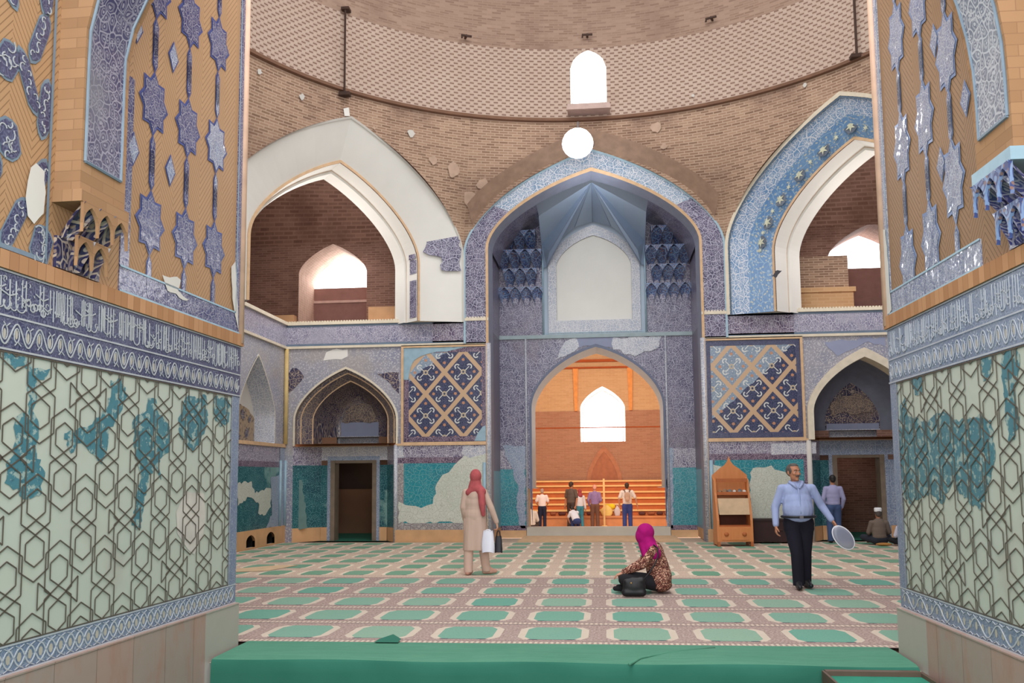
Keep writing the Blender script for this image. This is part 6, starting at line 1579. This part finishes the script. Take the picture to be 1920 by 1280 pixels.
def sitting(px, py, y, z, Hpx, lab, shirt, pants, hair, skin=SK, turn=0.0, vox=.014, hairfn=None, kneel=False):
    p = at_y(px, py, y); t = at_y(px, Hpx, y); H = t.z - z; s = H / (.86 if not kneel else 1.02)
    r = tag(empty('person', (p.x, y, z)), lab, 'person'); r.rotation_euler = (0, 0, turn)
    if not kneel:
        J = dict(head=(0, .06, .745), neck=(0, .03, .62), chest=(0, .02, .46), pelvis=(0, 0, .12), shL=(-.18, .02, .55), shR=(.18, .02, .55), elL=(-.25, .05, .30), wrL=(-.16, .25, .22), elR=(.25, .05, .30), wrR=(.16, .25, .22),
                 hipL=(-.10, .02, .12), hipR=(.10, .02, .12), knL=(-.30, .34, .16), knR=(.30, .34, .16), anL=(.08, .36, .07), anR=(-.10, .32, .06), toeL=(.18, .38, .05), toeR=(-.20, .34, .045), front=(0, 1, 0))
    else:   # crouching, leaning forward
        J = dict(head=(-.16, .24, .84), neck=(-.12, .18, .74), chest=(-.06, .12, .64), pelvis=(.06, -.06, .36), shL=(-.20, .06, .70), shR=(.08, .22, .70), elL=(-.30, .16, .48), wrL=(-.26, .30, .32), elR=(.0, .36, .48), wrR=(-.08, .44, .34),
                 hipL=(0, -.06, .34), hipR=(.14, -.02, .34), knL=(-.16, .26, .42), knR=(.12, .32, .42), anL=(-.08, .0, .08), anR=(.10, .04, .08), toeL=(-.14, .14, .035), toeR=(.08, .18, .035), front=(-.3, .9, 0))
    J = {k: (v[0] * s, v[1] * s, v[2] * s) if k != 'front' else v for k, v in J.items()}
    figure(r, J, skin, shirt, pants, hair, None if not kneel else blks, s, vox, .01, 'long' if not kneel else 'short', (None, None), (0, 1, -.15) if not kneel else (-.4, .8, -.5), False, None, hairfn)
    return r, s, J
r, s, J = sitting(1650, 1018, 20.35, .02, 955, 'seated man in white cap and brown shirt with his back turned at right doorway', plain('brown grey shirt', (112, 98, 88), .9, .1), plain('dark slate trousers', (44, 48, 58), .9, .1), GREYH, SK, vox=.012)
hd = Vector(J['head']); mb = MB(); mb.lathe([(.088 * s, .0), (.092 * s, .03), (.09 * s, .07), (.075 * s, .085), (.0, .088)], (hd.x, hd.y - .015, hd.z + .065 * s), 20); mb.build('cap', plain('white knitted cap', (232, 232, 234), .8, .03), r, True)
cu = tag(empty('floor_cushion', (r.location.x, r.location.y - .26, .012)), 'flat ochre cushion behind the seated man in white cap', 'cushion')
blob('cushion_body', [('e', (0, 0, .035), (.17, .06, .035))], plain('ochre cloth', (178, 124, 66), .9, .1), cu, .012, 2)
sitting(1697, 1020, 20.0, .012, 968, 'seated person in pale lilac shirt partly hidden behind the right pier', plain('pale lilac shirt', (200, 198, 216), .9, .05), plain('black cloth', (30, 30, 34), .9, .1), BLKH, SK, vox=.014)
sitting(995, 986, YP - 1.0, ZP, 943, 'child with black hair in pale grey top sitting at the left edge of the sanctuary', plain('pale grey top', (206, 196, 186), .9, .06), plain('dark trousers', (66, 52, 48), .85, .1), BLKH, SKL, turn=.3)
sitting(1079, 988, YP - 1.3, ZP, 946, 'crouching visitor in pale grey top and navy trousers bending forward', plain('pale blue grey top', (206, 210, 222), .9, .04), plain('navy cloth', (44, 60, 110), .9, .1), BLKH, SKL, turn=.0, kneel=True)
# ================================================================== SCARS ON THE UPPER BRICKWORK
bpy.context.view_layer.update(); _dg = bpy.context.evaluated_depsgraph_get()
def decal(px, py, r, mat, name, root, seed, sx=1.0):
    d = Vector(RM.T @ np.array([(px - 960) / FOC, 1, (PPY - py) / FOC])).normalized()
    ok, loc, n, _, ob, _ = SC.ray_cast(_dg, Vector(CAMP), d)
    if not ok: return
    if n.dot(d) > 0: n = -n
    t = Vector((0, 0, 1)).cross(n).normalized(); u = n.cross(t); rn = random.Random(seed); mb = MB()
    mb.face([loc + n * .035 + t * r * sx * rn.uniform(.6, 1.1) * math.cos(a) + u * r * rn.uniform(.6, 1.1) * math.sin(a) for a in [2 * PI * k / 11 for k in range(11)]])
    mb.build(name, mat, root)
for k, (px, py, r) in enumerate(((770, 250, .10), (565, 182, .08), (485, 135, .07), (812, 300, .12), (850, 318, .2), (1230, 240, .14), (1245, 275, .08), (1510, 160, .06), (1300, 180, .05), (700, 240, .05), (905, 345, .16), (880, 372, .2))):
    decal(px, py, r, 'plaster_grey' if k < 3 or k in (7, 8) else 'scar', 'brick_scar', wu, k)
# ================================================================== LIGHT
w = bpy.data.worlds.new('sky'); SC.world = w; w.use_nodes = True
bg = w.node_tree.nodes['Background']; bg.inputs[0].default_value = (.93, .96, 1, 1); bg.inputs[1].default_value = .6
lights('dome_fill', 'AREA', (0, 12.5, 15.5), 900, (.97, .98, 1), 8, 8, (0, 14, 0))  # added unseen area light, brightens the hall from above
lights('entrance_fill', 'AREA', (0, -1.0, 3.4), 640, (.95, .98, 1), 5, 4, (0, 9, 3))  # added area light behind the camera, lifts the near piers and hall
lights('vestibule_fill', 'AREA', (-.3, 4.5, 7.5), 260, (.96, .98, 1), 4.5, 4.5, (-.3, 5.5, 0))  # added overhead area light to brighten the pier faces
lights('drum_fill', 'AREA', (0, 6.5, 9.0), 350, (.96, .98, 1), 7, 4, (0, 21.5, 6.0))  # added unseen area light, brightens the back wall and drum from the front
lights('window_light_left', 'AREA', (-6.9, 22.6, 7.3), 40, (.97, .97, 1), 1.4, 1.0, (-3, 14, 4))
lights('window_light_right', 'AREA', (7.1, 22.6, 7.3), 40, (.97, .97, 1), 1.4, 1.0, (3, 14, 4))
lights('gallery_left', 'POINT', (-6.4, 20.2, 7.0), 90, (1, .95, .92), .5)
lights('gallery_right', 'POINT', (6.6, 20.2, 7.0), 90, (1, .95, .92), .5)
lights('sanctuary_light', 'AREA', (0, 33, 9.2), 470, (1, .93, .82), 9, 12, (0, 36, 0))
lights('sanctuary_front_fill', 'AREA', (0, 33.0, 7.0), 260, (1, .97, .93), 4, 2, (0, 38.6, 0))  # added area light to brighten the visitors and the sanctuary floor
lights('sanctuary_fill', 'AREA', (0, 29, 7.5), 300, (1, .94, .84), 6, 3, (0, 41, 2))
lights('corridor_left', 'POINT', (-5.9, 24.2, 2.2), 10, (1, .85, .7), .2)
lights('corridor_right', 'POINT', (6.4, 24.0, 2.2), 10, (1, .85, .75), .2)
lights('recess_light', 'POINT', (0, 21.3, 8.3), 30, (.9, .95, 1), .4)
